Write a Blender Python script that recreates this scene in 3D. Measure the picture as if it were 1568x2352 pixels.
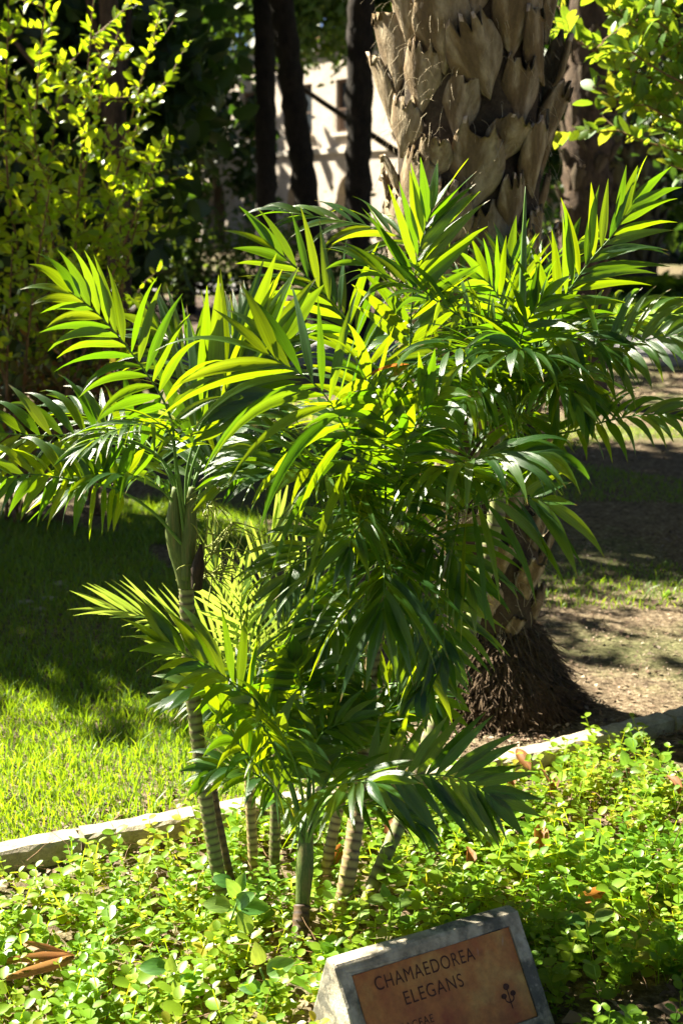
import bpy, math, random
import numpy as np
from mathutils import Vector, Matrix, Quaternion

random.seed(7); rng = np.random.default_rng(7)
for o in list(bpy.data.objects): bpy.data.objects.remove(o)
S = bpy.context.scene
COL = S.collection

# ------------------------------------------------------------------ camera, sky, sun, exposure
CAMH = 1.55; PITCH = math.radians(12.36); F = 3267.0            # focal length in units of a 1568 x 2352 picture
cam = bpy.data.cameras.new('camera'); camo = bpy.data.objects.new('camera', cam); COL.objects.link(camo)
camo.location = (0, 0, CAMH); camo.rotation_euler = (math.pi/2 - PITCH, 0, 0)
cam.sensor_fit = 'VERTICAL'; cam.sensor_height = 36; cam.lens = 50; cam.clip_end = 600
cam.dof.use_dof = True; cam.dof.focus_distance = 3.0; cam.dof.aperture_fstop = 5.6
S.camera = camo
SUN_EL = math.radians(42); SUN = Vector((-.85*math.cos(SUN_EL), .53*math.cos(SUN_EL), math.sin(SUN_EL))).normalized()
W = bpy.data.worlds.new('World'); S.world = W; W.use_nodes = True
nt = W.node_tree; nt.nodes.clear()
sky = nt.nodes.new('ShaderNodeTexSky'); sky.sky_type = 'NISHITA'; sky.sun_disc = False
sky.air_density = .18; sky.dust_density = .25; sky.ozone_density = .3; sky.sun_elevation = SUN_EL; sky.sun_rotation = math.atan2(SUN.x, SUN.y)
bg = nt.nodes.new('ShaderNodeBackground'); bg.inputs[1].default_value = 0.05
wo = nt.nodes.new('ShaderNodeOutputWorld')
nt.links.new(sky.outputs[0], bg.inputs[0]); nt.links.new(bg.outputs[0], wo.inputs[0])
sl = bpy.data.lights.new('sun', 'SUN'); sl.energy = 5.0; sl.angle = math.radians(.55); sl.color = (1, .93, .76)
so = bpy.data.objects.new('sun', sl); COL.objects.link(so); so.rotation_mode = 'QUATERNION'
so.rotation_quaternion = SUN.to_track_quat('Z', 'Y'); so.location = SUN*50
S.view_settings.view_transform = 'Standard'; S.view_settings.look = 'None'
S.view_settings.gamma = 1; S.view_settings.use_curve_mapping = False; S.view_settings.exposure = 2.5
S.render.engine = 'CYCLES'
try:
    S.cycles.max_bounces = 8; S.cycles.transparent_max_bounces = 8; S.cycles.diffuse_bounces = 2; S.cycles.transmission_bounces = 4
except Exception: pass

# ------------------------------------------------------------------ picture coordinates (1568 x 2352) -> place
def ray(x, y):
    v = Vector(((x-784)/F, 1, -(y-1176)/F))
    c, s = math.cos(PITCH), math.sin(PITCH)
    return Vector((v.x, v.y*c + v.z*s, -v.y*s + v.z*c))
def P(x, y, Y):
    r = ray(x, y); return Vector((r.x/r.y*Y, Y, CAMH + r.z/r.y*Y))
def G(x, y, z=0.):
    r = ray(x, y); t = (z-CAMH)/r.z; return Vector((r.x*t, r.y*t, z))
def proj(p):
    c, s = math.cos(PITCH), math.sin(PITCH); dz = p[2]-CAMH
    f = p[1]*c - dz*s; u = p[1]*s + dz*c
    return 784 + F*p[0]/f, 1176 - F*u/f

# ------------------------------------------------------------------ object helpers
ORG = {}
def tag(o, label=None, cat=None, group=None, kind=None):
    if label: o['label'] = label
    if cat: o['category'] = cat
    if group: o['group'] = group
    if kind: o['kind'] = kind
    return o
def thing(name, loc, label, cat, group=None):
    o = bpy.data.objects.new(name, None); o.empty_display_size = .1; COL.objects.link(o); o.location = loc
    ORG[o.name] = Vector(loc); return tag(o, label, cat, group)
def link(name, me, origin, parent=None):
    o = bpy.data.objects.new(name, me); COL.objects.link(o); origin = Vector(origin)
    if parent is not None:
        o.parent = parent; o.location = origin - ORG[parent.name]
    else: o.location = origin
    ORG[o.name] = origin; return o
def mk(name, V, Fc, mat, origin=(0, 0, 0), parent=None, uv=None, rnd=None, smooth=True, attrs=None):
    """V world coordinates; origin subtracted"""
    V = np.asarray(V, dtype=np.float64) - np.array(origin)
    me = bpy.data.meshes.new(name)
    if isinstance(Fc, np.ndarray):
        nf, k = Fc.shape
        me.vertices.add(len(V)); me.vertices.foreach_set('co', V.astype(np.float32).ravel())
        me.loops.add(nf*k); me.loops.foreach_set('vertex_index', Fc.astype(np.int32).ravel())
        me.polygons.add(nf); me.polygons.foreach_set('loop_start', (np.arange(nf)*k).astype(np.int32))
        me.polygons.foreach_set('loop_total', np.full(nf, k, dtype=np.int32))
        me.update(calc_edges=True)
    else:
        me.from_pydata(V.tolist(), [], Fc)
    if uv is not None:
        l = me.uv_layers.new(name='UVMap'); idx = np.zeros(len(me.loops), dtype=np.int32)
        me.loops.foreach_get('vertex_index', idx)
        l.data.foreach_set('uv', np.asarray(uv, dtype=np.float32)[idx].ravel())
    if rnd is not None:
        a = me.attributes.new('rnd', 'FLOAT', 'POINT'); a.data.foreach_set('value', np.asarray(rnd, dtype=np.float32))
    if attrs:
        for n_, v_ in attrs.items():
            a = me.attributes.new(n_, 'FLOAT', 'POINT'); a.data.foreach_set('value', np.asarray(v_, dtype=np.float32))
    me.polygons.foreach_set('use_smooth', np.full(len(me.polygons), smooth, dtype=bool))
    for m in (mat if isinstance(mat, list) else [mat]): me.materials.append(m)
    me.validate(); me.update()
    return link(name, me, origin, parent)

def tube(pts, rad, n=8, cap=True, jit=0):
    pts = [Vector(p) for p in pts]; V = []; Fc = []
    ref = Vector((0.3, 1, 0.1)).normalized()
    for i, p in enumerate(pts):
        t = (pts[min(i+1, len(pts)-1)] - pts[max(i-1, 0)]).normalized()
        a = t.cross(ref)
        if a.length < .1: a = t.cross(Vector((1, 0, 0)))
        a.normalize(); b = t.cross(a)
        r = rad[i] if hasattr(rad, '__len__') else rad
        for k in range(n):
            th = 2*math.pi*k/n; rr = r*(1+random.uniform(-jit, jit))
            V.append(p + a*math.cos(th)*rr + b*math.sin(th)*rr)
    for i in range(len(pts)-1):
        for k in range(n):
            a0 = i*n+k; a1 = i*n+(k+1) % n; Fc.append((a0, a1, a1+n, a0+n))
    if cap:
        Fc.append(tuple(range(n))[::-1]); Fc.append(tuple(range((len(pts)-1)*n, len(pts)*n)))
    return V, Fc
def merge(parts):
    V = []; Fc = []
    for v, f in parts:
        o = len(V); V += [tuple(q) for q in v]; Fc += [tuple(i+o for i in q) for q in f]
    return V, Fc
def spline(pts, n):
    pts = [Vector(p) for p in pts]; q = [pts[0]*2-pts[1]] + pts + [pts[-1]*2-pts[-2]]
    raw = []
    for i in range(1, len(q)-2):
        for k in range(12):
            t = k/12; a, b, c, d = q[i-1], q[i], q[i+1], q[i+2]
            raw.append(.5*((2*b) + (c-a)*t + (2*a-5*b+4*c-d)*t*t + (-a+3*b-3*c+d)*t**3))
    raw.append(pts[-1])
    L = [0]
    for i in range(1, len(raw)): L.append(L[-1] + (raw[i]-raw[i-1]).length)
    out = []; j = 0
    for k in range(n):
        s = L[-1]*k/(n-1)
        while j < len(L)-2 and L[j+1] < s: j += 1
        t = (s-L[j])/max(1e-9, L[j+1]-L[j]); out.append(raw[j].lerp(raw[j+1], min(1, t)))
    return out
def box(c, sx, sy, sz, rz=0):
    V = []; cr, sr = math.cos(rz), math.sin(rz)
    for dz in (-1, 1):
        for dx, dy in ((-1, -1), (1, -1), (1, 1), (-1, 1)):
            x, y = dx*sx/2, dy*sy/2
            V.append((c[0]+x*cr-y*sr, c[1]+x*sr+y*cr, c[2]+dz*sz/2))
    return V, [(3, 2, 1, 0), (4, 5, 6, 7), (0, 1, 5, 4), (1, 2, 6, 5), (2, 3, 7, 6), (3, 0, 4, 7)]
def scatter(tV, tF, tUV, M, T, R=None):
    """copies of a template: M (k,3,3), T (k,3) -> V, F, uv, rnd"""
    tV = np.asarray(tV); tF = np.asarray(tF); k = len(T); n = len(tV)
    V = np.einsum('kij,nj->kni', M, tV) + T[:, None, :]
    Fc = (tF[None] + (np.arange(k)*n)[:, None, None]).reshape(-1, tF.shape[1])
    r = rng.random(k) if R is None else R
    return V.reshape(-1, 3), Fc, np.tile(np.asarray(tUV), (k, 1)), np.repeat(r, n)
def cat_sc(L):
    V = []; Fc = []; U = []; R = []; o = 0
    for v, f, u, r in L:
        V.append(v); Fc.append(f+o); U.append(u); R.append(r); o += len(v)
    return np.concatenate(V), np.concatenate(Fc), np.concatenate(U), np.concatenate(R)
def rot_basis(d, nrm, size):
    """d (k,3) leaf axis, nrm (k,3) approx. normal, size (k,) or (k,3) -> matrices with columns (side, axis, normal)"""
    d = d/np.linalg.norm(d, axis=1, keepdims=True)
    s = np.cross(d, nrm); s /= np.linalg.norm(s, axis=1, keepdims=True)+1e-9
    n = np.cross(s, d)
    size = np.asarray(size)
    if size.ndim == 1: size = np.stack([size]*3, 1)
    return np.stack([s*size[:, :1], d*size[:, 1:2], n*size[:, 2:3]], axis=2)
# simple leaf templates: unit length along +y, width w, folded and bent
def leaf_tpl(w=.5, fold=.15, bend=-.15, ts=(0, .22, .55, .82, 1), ws=(.15, .8, 1, .6, .03)):
    V = []; U = []; Fc = []
    for t, a in zip(ts, ws):
        for u in (-1, 0, 1):
            V.append((u*a*w/2, t, abs(u)*a*w*fold + bend*t*t)); U.append((.5+u*.5*a, t))
    for i in range(len(ts)-1):
        for k in range(2):
            a0 = i*3+k; Fc.append((a0, a0+1, a0+4, a0+3))
    return np.array(V), np.array(Fc), np.array(U)
LT_OVAL = leaf_tpl(.55, .12, -.18, ws=(.2, .85, 1, .7, .1))
LT_ROUND = leaf_tpl(.8, .15, -.12, ws=(.3, .9, 1, .75, .2))
LT_LONG = leaf_tpl(.32, .2, -.3)
LT_LOW = leaf_tpl(.6, .2, -.2, ts=(0, .5, 1), ws=(.2, 1, .1))

# ------------------------------------------------------------------ materials
def newmat(name):
    m = bpy.data.materials.new(name); m.use_nodes = True; t = m.node_tree; t.nodes.clear()
    out = t.nodes.new('ShaderNodeOutputMaterial'); return m, t, out
def N(t, typ, **kw):
    n = t.nodes.new(typ)
    for k, v in kw.items():
        if k.startswith('i_'): n.inputs[int(k[2:])].default_value = v
        else: setattr(n, k, v)
    return n
def ramp(t, src, stops):
    r = t.nodes.new('ShaderNodeValToRGB'); e = r.color_ramp.elements
    while len(e) < len(stops): e.new(.5)
    for q, (p, c) in zip(e, stops): q.position = p; q.color = (*c, 1) if len(c) == 3 else c
    t.links.new(src, r.inputs[0]); return r.outputs[0]
def noise(t, scale, detail=4, rough=.55, vec=None, dim='3D'):
    n = t.nodes.new('ShaderNodeTexNoise'); n.inputs['Scale'].default_value = scale; n.inputs['Detail'].default_value = detail
    n.inputs['Roughness'].default_value = rough
    if vec is not None: t.links.new(vec, n.inputs['Vector'])
    return n.outputs[0]
def mixc(t, a, b, fac, mode='MIX'):
    m = t.nodes.new('ShaderNodeMix'); m.data_type = 'RGBA'; m.blend_type = mode
    for s, v in ((m.inputs[0], fac), (m.inputs[6], a), (m.inputs[7], b)):
        if hasattr(v, 'is_output'): t.links.new(v, s)
        elif isinstance(v, (int, float)): s.default_value = v
        else: s.default_value = (*v, 1)
    return m.outputs[2]
def mathn(t, op, a, b=0.):
    m = t.nodes.new('ShaderNodeMath'); m.operation = op
    for s, v in ((m.inputs[0], a), (m.inputs[1], b)):
        if hasattr(v, 'is_output'): t.links.new(v, s)
        else: s.default_value = v
    return m.outputs[0]
def leafmat(name, cols, trans, fac=.45, rough=.38, veins=0., obj=False, spec=.5, dry=None):
    """cols: list of base colours chosen per leaf; trans: list of matching transmitted colours"""
    m, t, out = newmat(name)
    if obj: r = N(t, 'ShaderNodeObjectInfo').outputs['Random']
    else:
        a = N(t, 'ShaderNodeAttribute', attribute_name='rnd'); r = a.outputs['Fac']
    k = len(cols)
    base = ramp(t, r, [(i/(max(1, k-1)), c) for i, c in enumerate(cols)])
    tr = ramp(t, r, [(i/(max(1, k-1)), c) for i, c in enumerate(trans)])
    geo = N(t, 'ShaderNodeTexCoord')
    bump = None
    if veins:
        mp = N(t, 'ShaderNodeMapping'); mp.inputs['Scale'].default_value = (veins, 1.3, 1)
        t.links.new(geo.outputs['UV'], mp.inputs['Vector'])
        v = noise(t, 1.0, 3, .6, mp.outputs[0])
        g = ramp(t, v, [(.35, (.62, .62, .62)), (.62, (1.25, 1.25, 1.25))])
        base = mixc(t, base, g, 1., 'MULTIPLY'); tr = mixc(t, tr, g, .7, 'MULTIPLY')
        # slight blotches and yellow tips
        b2 = noise(t, 30, 2, .5, geo.outputs['Object'])
        base = mixc(t, base, ramp(t, b2, [(.3, (.8, .85, .8)), (.7, (1.15, 1.1, 1.1))]), 1., 'MULTIPLY')
        sep = N(t, 'ShaderNodeSeparateXYZ'); t.links.new(geo.outputs['UV'], sep.inputs[0])
        tip = ramp(t, sep.outputs[1], [(.90, (0, 0, 0)), (.97, (1, 1, 1))])
        base = mixc(t, base, (.25, .13, .03), mathn(t, 'MULTIPLY', tip, .7)); 
        bn = N(t, 'ShaderNodeBump'); bn.inputs['Strength'].default_value = .35; bn.inputs['Distance'].default_value = .002
        t.links.new(v, bn.inputs['Height']); bump = bn.outputs[0]
    p = N(t, 'ShaderNodeBsdfPrincipled'); t.links.new(base, p.inputs['Base Color'])
    p.inputs['Roughness'].default_value = rough
    p.inputs['Specular IOR Level'].default_value = spec
    tl = N(t, 'ShaderNodeBsdfTranslucent'); t.links.new(tr, tl.inputs['Color'])
    if bump: t.links.new(bump, p.inputs['Normal'])
    mx = N(t, 'ShaderNodeMixShader'); mx.inputs[0].default_value = fac
    t.links.new(p.outputs[0], mx.inputs[1]); t.links.new(tl.outputs[0], mx.inputs[2]); t.links.new(mx.outputs[0], out.inputs[0])
    return m
def solid(name, c1, c2, scale=20, rough=.85, bump=.4, c3=None, stretch=None, detail=6, bscale=None, bdist=.004, coords='Object'):
    m, t, out = newmat(name); tc = N(t, 'ShaderNodeTexCoord'); vec = tc.outputs[coords]
    if coords == 'World':
        pass
    if stretch:
        mp = N(t, 'ShaderNodeMapping'); mp.inputs['Scale'].default_value = stretch; t.links.new(vec, mp.inputs['Vector']); vec = mp.outputs[0]
    v = noise(t, scale, detail, .6, vec)
    st = [(.3, c1), (.7, c2)] if c3 is None else [(.25, c1), (.5, c2), (.75, c3)]
    c = ramp(t, v, st)
    v2 = noise(t, (bscale or scale*4), 5, .65, vec)
    c = mixc(t, c, ramp(t, v2, [(.3, (.7, .7, .7)), (.7, (1.2, 1.2, 1.2))]), 1., 'MULTIPLY')
    p = N(t, 'ShaderNodeBsdfPrincipled'); p.inputs['Roughness'].default_value = rough; t.links.new(c, p.inputs['Base Color'])
    p.inputs['Specular IOR Level'].default_value = .25
    b = N(t, 'ShaderNodeBump'); b.inputs['Strength'].default_value = bump; b.inputs['Distance'].default_value = bdist
    t.links.new(v2, b.inputs['Height']); t.links.new(b.outputs[0], p.inputs['Normal']); t.links.new(p.outputs[0], out.inputs[0])
    return m

M_PALM = leafmat('palm_leaf', [(.014, .052, .011), (.020, .068, .011), (.028, .085, .011), (.038, .10, .012)],
                 [(.13, .31, .003), (.22, .40, .003), (.34, .50, .003), (.46, .58, .004)], .38, .35, 26, obj=True, spec=.55)
M_DRYLEAF = leafmat('dry_leaf', [(.22, .09, .03), (.32, .14, .05)], [(.5, .16, .03), (.5, .2, .04)], .35, .6, 14, obj=True, spec=.3)
M_TAN = leafmat('tan_dead_leaf', [(.30, .16, .08), (.42, .26, .14)], [(.5, .22, .08), (.5, .28, .1)], .3, .6, 12, obj=True, spec=.3)
M_DATE = leafmat('date_leaflet', [(.08, .17, .03), (.10, .19, .04), (.13, .19, .04)],
                 [(.40, .58, .05), (.45, .60, .06), (.5, .6, .08)], .42, .35, 10, obj=True, spec=.5)
M_COVER = leafmat('ground_cover_leaf', [(.08, .19, .015), (.13, .26, .015), (.20, .31, .02), (.30, .28, .03)],
                  [(.34, .58, .012), (.44, .64, .012), (.55, .64, .015), (.62, .5, .02)], .42, .42, spec=.5)
M_BROAD = leafmat('broad_leaf', [(.06, .17, .035), (.10, .22, .05), (.15, .24, .05)],
                  [(.25, .48, .04), (.33, .52, .05), (.45, .5, .05)], .35, .35, 6, obj=True, spec=.5)
M_SHRUB = leafmat('shrub_leaf', [(.09, .17, .02), (.12, .20, .02), (.15, .20, .02)],
                  [(.46, .70, .010), (.56, .74, .010), (.66, .72, .012)], .55, .33, spec=.55)
M_SHRUBO = leafmat('shrub_leaf_single', [(.09, .17, .02), (.12, .20, .02), (.15, .20, .02)],
                  [(.46, .70, .010), (.56, .74, .010), (.66, .72, .012)], .55, .33, obj=True, spec=.55)
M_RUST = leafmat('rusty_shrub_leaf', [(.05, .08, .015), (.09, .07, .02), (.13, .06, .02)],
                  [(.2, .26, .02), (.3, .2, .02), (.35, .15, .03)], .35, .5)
M_GLOSSY = leafmat('glossy_leaf', [(.05, .13, .02), (.08, .17, .02), (.11, .18, .02)],
                  [(.3, .48, .02), (.4, .55, .02), (.5, .5, .03)], .42, .42, spec=.5)
M_GLOSSYO = leafmat('glossy_leaf_single', [(.05, .13, .02), (.08, .17, .02), (.11, .18, .02)],
                  [(.3, .48, .02), (.4, .55, .02), (.5, .5, .03)], .42, .42, 5, obj=True, spec=.5)
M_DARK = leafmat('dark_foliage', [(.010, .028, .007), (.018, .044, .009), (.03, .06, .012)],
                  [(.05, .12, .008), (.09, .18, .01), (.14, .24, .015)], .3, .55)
M_MID = leafmat('mid_foliage', [(.035, .075, .015), (.055, .11, .02), (.08, .13, .025)],
                  [(.14, .25, .02), (.2, .33, .02), (.3, .38, .03)], .35, .5)
M_GRASS = leafmat('grass_blade', [(.07, .16, .02), (.10, .20, .025), (.14, .23, .03), (.22, .22, .07)],
                  [(.34, .56, .01), (.42, .62, .012), (.5, .64, .015), (.55, .5, .06)], .4, .45)
def stem_mat(name, c_a, c_b, c_node):
    m, t, out = newmat(name); tc = N(t, 'ShaderNodeTexCoord')
    v = noise(t, 60, 4, .6, tc.outputs['Object']); c = ramp(t, v, [(.3, c_a), (.7, c_b)])
    a = N(t, 'ShaderNodeAttribute', attribute_name='node')
    c = mixc(t, c, c_node, a.outputs['Fac'])
    p = N(t, 'ShaderNodeBsdfPrincipled'); p.inputs['Roughness'].default_value = .6; t.links.new(c, p.inputs['Base Color'])
    b = N(t, 'ShaderNodeBump'); b.inputs['Strength'].default_value = .3; b.inputs['Distance'].default_value = .002
    t.links.new(v, b.inputs['Height']); t.links.new(b.outputs[0], p.inputs['Normal']); t.links.new(p.outputs[0], out.inputs[0]); return m
M_STEMG = stem_mat('green_cane', (.14, .18, .045), (.27, .28, .09), (.07, .045, .02))
M_STEMB = stem_mat('pale_cane', (.30, .24, .09), (.48, .39, .17), (.10, .05, .02))
M_STEMD = stem_mat('brown_cane', (.07, .045, .02), (.15, .09, .04), (.03, .015, .01))
M_RACHIS = solid('green_rachis', (.08, .17, .03), (.14, .24, .05), 15, .45, .1, stretch=(1, 1, .2))
M_SHEATH = solid('green_sheath', (.05, .085, .02), (.10, .14, .035), 12, .5, .4, stretch=(9, 9, .5), c3=(.19, .15, .06))
M_SPATHE = solid('black_spathe', (.012, .009, .007), (.05, .03, .018), 14, .7, .5, stretch=(6, 6, 1))
M_FLOWER = solid('flower_branch', (.22, .26, .05), (.34, .36, .08), 30, .6, .1)
M_BOOT = solid('leaf_base_wood', (.035, .024, .013), (.16, .11, .055), 13, .9, 1., c3=(.44, .37, .25), stretch=(1, 1, .3), bscale=60, bdist=.008)
M_BOOTEND = solid('ragged_leaf_base', (.2, .13, .09), (.42, .32, .24), 30, .95, .9, c3=(.6, .5, .4), bscale=90)
M_CORE = solid('palm_core', (.03, .02, .012), (.07, .05, .03), 20, .95, .8)
M_LIT = solid('papery_sheath', (.30, .24, .14), (.48, .40, .26), 30, .8, .2)
M_ROOT = solid('aerial_root', (.05, .033, .02), (.12, .08, .045), 25, .95, .4)
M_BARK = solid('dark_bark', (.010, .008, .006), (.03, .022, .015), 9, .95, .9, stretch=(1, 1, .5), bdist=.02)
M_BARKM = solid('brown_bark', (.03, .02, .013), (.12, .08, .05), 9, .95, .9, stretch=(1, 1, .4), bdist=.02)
M_BARKP = solid('pale_bark', (.12, .09, .06), (.30, .23, .17), 9, .95, .9, stretch=(1, 1, .4), bdist=.02)
M_TWIG = solid('brown_twig', (.13, .07, .03), (.24, .14, .06), 30, .7, .3)
M_KERB = solid('kerb_stone', (.24, .20, .14), (.40, .35, .26), 14, .9, 1., bscale=110, c3=(.52, .46, .36), bdist=.003)
M_LITTER = leafmat('litter', [(.07, .04, .022), (.16, .10, .06), (.28, .19, .12), (.42, .34, .26)], [(.05, .03, .01)]*4, .1, .8)
M_PLASTER = solid('cream_plaster', (.40, .34, .28), (.52, .45, .38), 1.2, .9, .2, bscale=12)
M_TRIM = solid('pale_trim', (.5, .45, .38), (.6, .54, .46), 3, .85, .1)
M_GLASSD = solid('dark_pane', (.02, .025, .03), (.05, .06, .07), 2, .15, .05)
M_FRAME = solid('brown_frame', (.10, .06, .04), (.18, .11, .07), 8, .6, .2)
M_ORANGE = solid('ochre_plinth', (.42, .24, .13), (.52, .31, .18), 3, .9, .2)
M_PATH = solid('path_paving', (.22, .21, .21), (.34, .33, .33), 1.5, .9, .4, bscale=30)

# concrete of the sign, with lichen streaks
def concrete():
    m, t, out = newmat('grey_concrete'); tc = N(t, 'ShaderNodeTexCoord'); vec = tc.outputs['Object']
    v = noise(t, 26, 6, .65, vec); c = ramp(t, v, [(.3, (.22, .19, .14)), (.55, (.46, .41, .31)), (.75, (.60, .55, .43))])
    v3 = noise(t, 9, 5, .7, vec); c = mixc(t, c, (.09, .09, .075), ramp(t, v3, [(.46, (0, 0, 0)), (.56, (.85, .85, .85))]))
    vo = N(t, 'ShaderNodeTexVoronoi'); vo.inputs['Scale'].default_value = 75; t.links.new(vec, vo.inputs['Vector'])
    pit = ramp(t, vo.outputs['Distance'], [(.05, (1, 1, 1)), (.14, (0, 0, 0))])
    c = mixc(t, c, (.05, .045, .04), mathn(t, 'MULTIPLY', pit, ramp(t, noise(t, 40, 2, .5, vec), [(.58, (0, 0, 0)), (.62, (1, 1, 1))])))
    p = N(t, 'ShaderNodeBsdfPrincipled'); p.inputs['Roughness'].default_value = .92; t.links.new(c, p.inputs['Base Color']); p.inputs['Specular IOR Level'].default_value = .2
    v2 = noise(t, 160, 5, .7, vec)
    b = N(t, 'ShaderNodeBump'); b.inputs['Strength'].default_value = .6; b.inputs['Distance'].default_value = .003
    t.links.new(v2, b.inputs['Height']); t.links.new(b.outputs[0], p.inputs['Normal']); t.links.new(p.outputs[0], out.inputs[0]); return m
M_CONC = concrete()
def plaque_mat():
    m, t, out = newmat('copper_brown_plaque'); tc = N(t, 'ShaderNodeTexCoord'); vec = tc.outputs['Object']
    v = noise(t, 9, 5, .6, vec)
    c = ramp(t, v, [(.3, (.30, .065, .016)), (.5, (.46, .18, .035)), (.68, (.56, .33, .08))])
    v2 = noise(t, 60, 5, .7, vec); c = mixc(t, c, ramp(t, v2, [(.3, (.75, .75, .75)), (.7, (1.2, 1.2, 1.2))]), 1., 'MULTIPLY')
    mp = N(t, 'ShaderNodeMapping'); mp.inputs['Scale'].default_value = (60, 8, 20); t.links.new(vec, mp.inputs['Vector'])
    v3 = noise(t, 1, 2, .5, mp.outputs[0]); c = mixc(t, c, (.5, .42, .36), mathn(t, 'MULTIPLY', ramp(t, v3, [(.72, (0, 0, 0)), (.78, (1, 1, 1))]), .35))
    p = N(t, 'ShaderNodeBsdfPrincipled'); p.inputs['Roughness'].default_value = .5; t.links.new(c, p.inputs['Base Color'])
    b = N(t, 'ShaderNodeBump'); b.inputs['Strength'].default_value = .25; b.inputs['Distance'].default_value = .002
    t.links.new(v2, b.inputs['Height']); t.links.new(b.outputs[0], p.inputs['Normal']); t.links.new(p.outputs[0], out.inputs[0]); return m
M_PLAQUE = plaque_mat()
M_INK = solid('dark_lettering', (.06, .025, .015), (.12, .05, .03), 60, .7, .2)

def ground_mat():
    m, t, out = newmat('garden_soil'); tc = N(t, 'ShaderNodeTexCoord'); vec = tc.outputs['Object']
    big = noise(t, .9, 4, .6, vec); fine = noise(t, 45, 6, .7, vec); mid = noise(t, 9, 5, .65, vec)
    soil = ramp(t, fine, [(.3, (.04, .028, .017)), (.5, (.15, .11, .068)), (.72, (.38, .31, .21))])
    soil = mixc(t, soil, ramp(t, mid, [(.3, (.6, .6, .6)), (.7, (1.3, 1.3, 1.3))]), 1., 'MULTIPLY')
    moss = ramp(t, fine, [(.3, (.022, .042, .01)), (.7, (.13, .18, .045))])
    f = ramp(t, mathn(t, 'ADD', mathn(t, 'MULTIPLY', big, .7), mathn(t, 'MULTIPLY', mid, .3)), [(.46, (0, 0, 0)), (.56, (1, 1, 1))])
    c = mixc(t, soil, moss, mathn(t, 'MULTIPLY', f, .5))
    p = N(t, 'ShaderNodeBsdfPrincipled'); p.inputs['Roughness'].default_value = .95; p.inputs['Specular IOR Level'].default_value = .15; t.links.new(c, p.inputs['Base Color'])
    b = N(t, 'ShaderNodeBump'); b.inputs['Strength'].default_value = .9; b.inputs['Distance'].default_value = .012
    t.links.new(fine, b.inputs['Height']); t.links.new(b.outputs[0], p.inputs['Normal']); t.links.new(p.outputs[0], out.inputs[0]); return m
M_GROUND = ground_mat()
M_LAWN = solid('lawn_turf', (.05, .095, .015), (.13, .2, .03), 3, .95, .7, c3=(.2, .24, .06), bscale=40, bdist=.01)
M_MULCH = solid('bark_mulch', (.03, .02, .015), (.09, .06, .045), 8, .95, 1., c3=(.2, .14, .11), bscale=35, bdist=.02)

# ------------------------------------------------------------------ the ground
def hnoise(x, y):
    return (math.sin(x*3.1+1.3)*math.cos(y*2.7+.4)*.006 + math.sin(x*7.7+y*5.1)*.004 + math.sin(x*17+2)*math.sin(y*19+1)*.002)
xs = sorted(set([-120, -60, -30, -15, -8, -5] + [round(-3.5+.1*i, 3) for i in range(71)] + [5, 8, 15, 30, 60, 120]))
ys = sorted(set([-60, -20, -5, 0, 1] + [round(1.6+.1*i, 3) for i in range(90)] + [12, 14, 17, 22, 30, 45, 70, 120, 200]))
V = [(x, y, hnoise(x, y) if (abs(x) < 3.5 and 1.6 < y < 10.5) else 0) for y in ys for x in xs]
nx = len(xs); Fc = [(j*nx+i, j*nx+i+1, (j+1)*nx+i+1, (j+1)*nx+i) for j in range(len(ys)-1) for i in range(nx-1)]
tag(mk('ground', V, Fc, M_GROUND), 'brown garden soil with thin moss and grass under the trees', kind='structure')
def gz(x, y):
    return np.where((np.abs(x) < 3.5) & (y > 1.6) & (y < 10.5), np.sin(x*3.1+1.3)*np.cos(y*2.7+.4)*.006 + np.sin(x*7.7+y*5.1)*.004 + np.sin(x*17+2)*np.sin(y*19+1)*.002, 0)
def sheet(name, pts, z, mat, label, sub=14, wob=.0):
    out = []
    n = len(pts)
    for i in range(n):
        a, b = Vector(pts[i]), Vector(pts[(i+1) % n])
        for k in range(sub):
            p = a.lerp(b, k/sub); out.append((p.x+random.uniform(-wob, wob), p.y+random.uniform(-wob, wob), z))
    return tag(mk(name, out, [tuple(range(len(out)))], mat), label, kind='structure')
sheet('lawn', [(2.3, 16.9), (12, 16.9), (14, 29), (3.0, 29)], .012, M_LAWN, 'sunlit far lawn beyond the path at right', wob=.06)
sheet('flower_bed', [(-12, 17.0), (1.8, 17.0), (1.8, 23.5), (-12, 23.5)], .010, M_MULCH, 'dark mulched bed under the far hedge', wob=.06)
pth = thing('path', (0, 15, 0), None, None); pth['kind'] = 'structure'; pth['label'] = 'grey path crossing behind the palms with a pale edge'
mk('paving', *box((0, 15.2, .01), 60, 2.9, .02), M_PATH, (0, 15, 0), pth)
for k in range(26):
    mk('edging_stone', *box((-13+k*1.02, 13.66+random.uniform(-.01, .01), .03), 1.0, .14, .1), M_KERB, (-13+k*1.02, 13.66, 0), pth)
sheet('side_path', [(-4.6, 24.2), (-1.6, 24.2), (-2.3, 30), (-6.5, 30)], .016, M_PATH, 'distant grey side path at left behind the shrubs')

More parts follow.
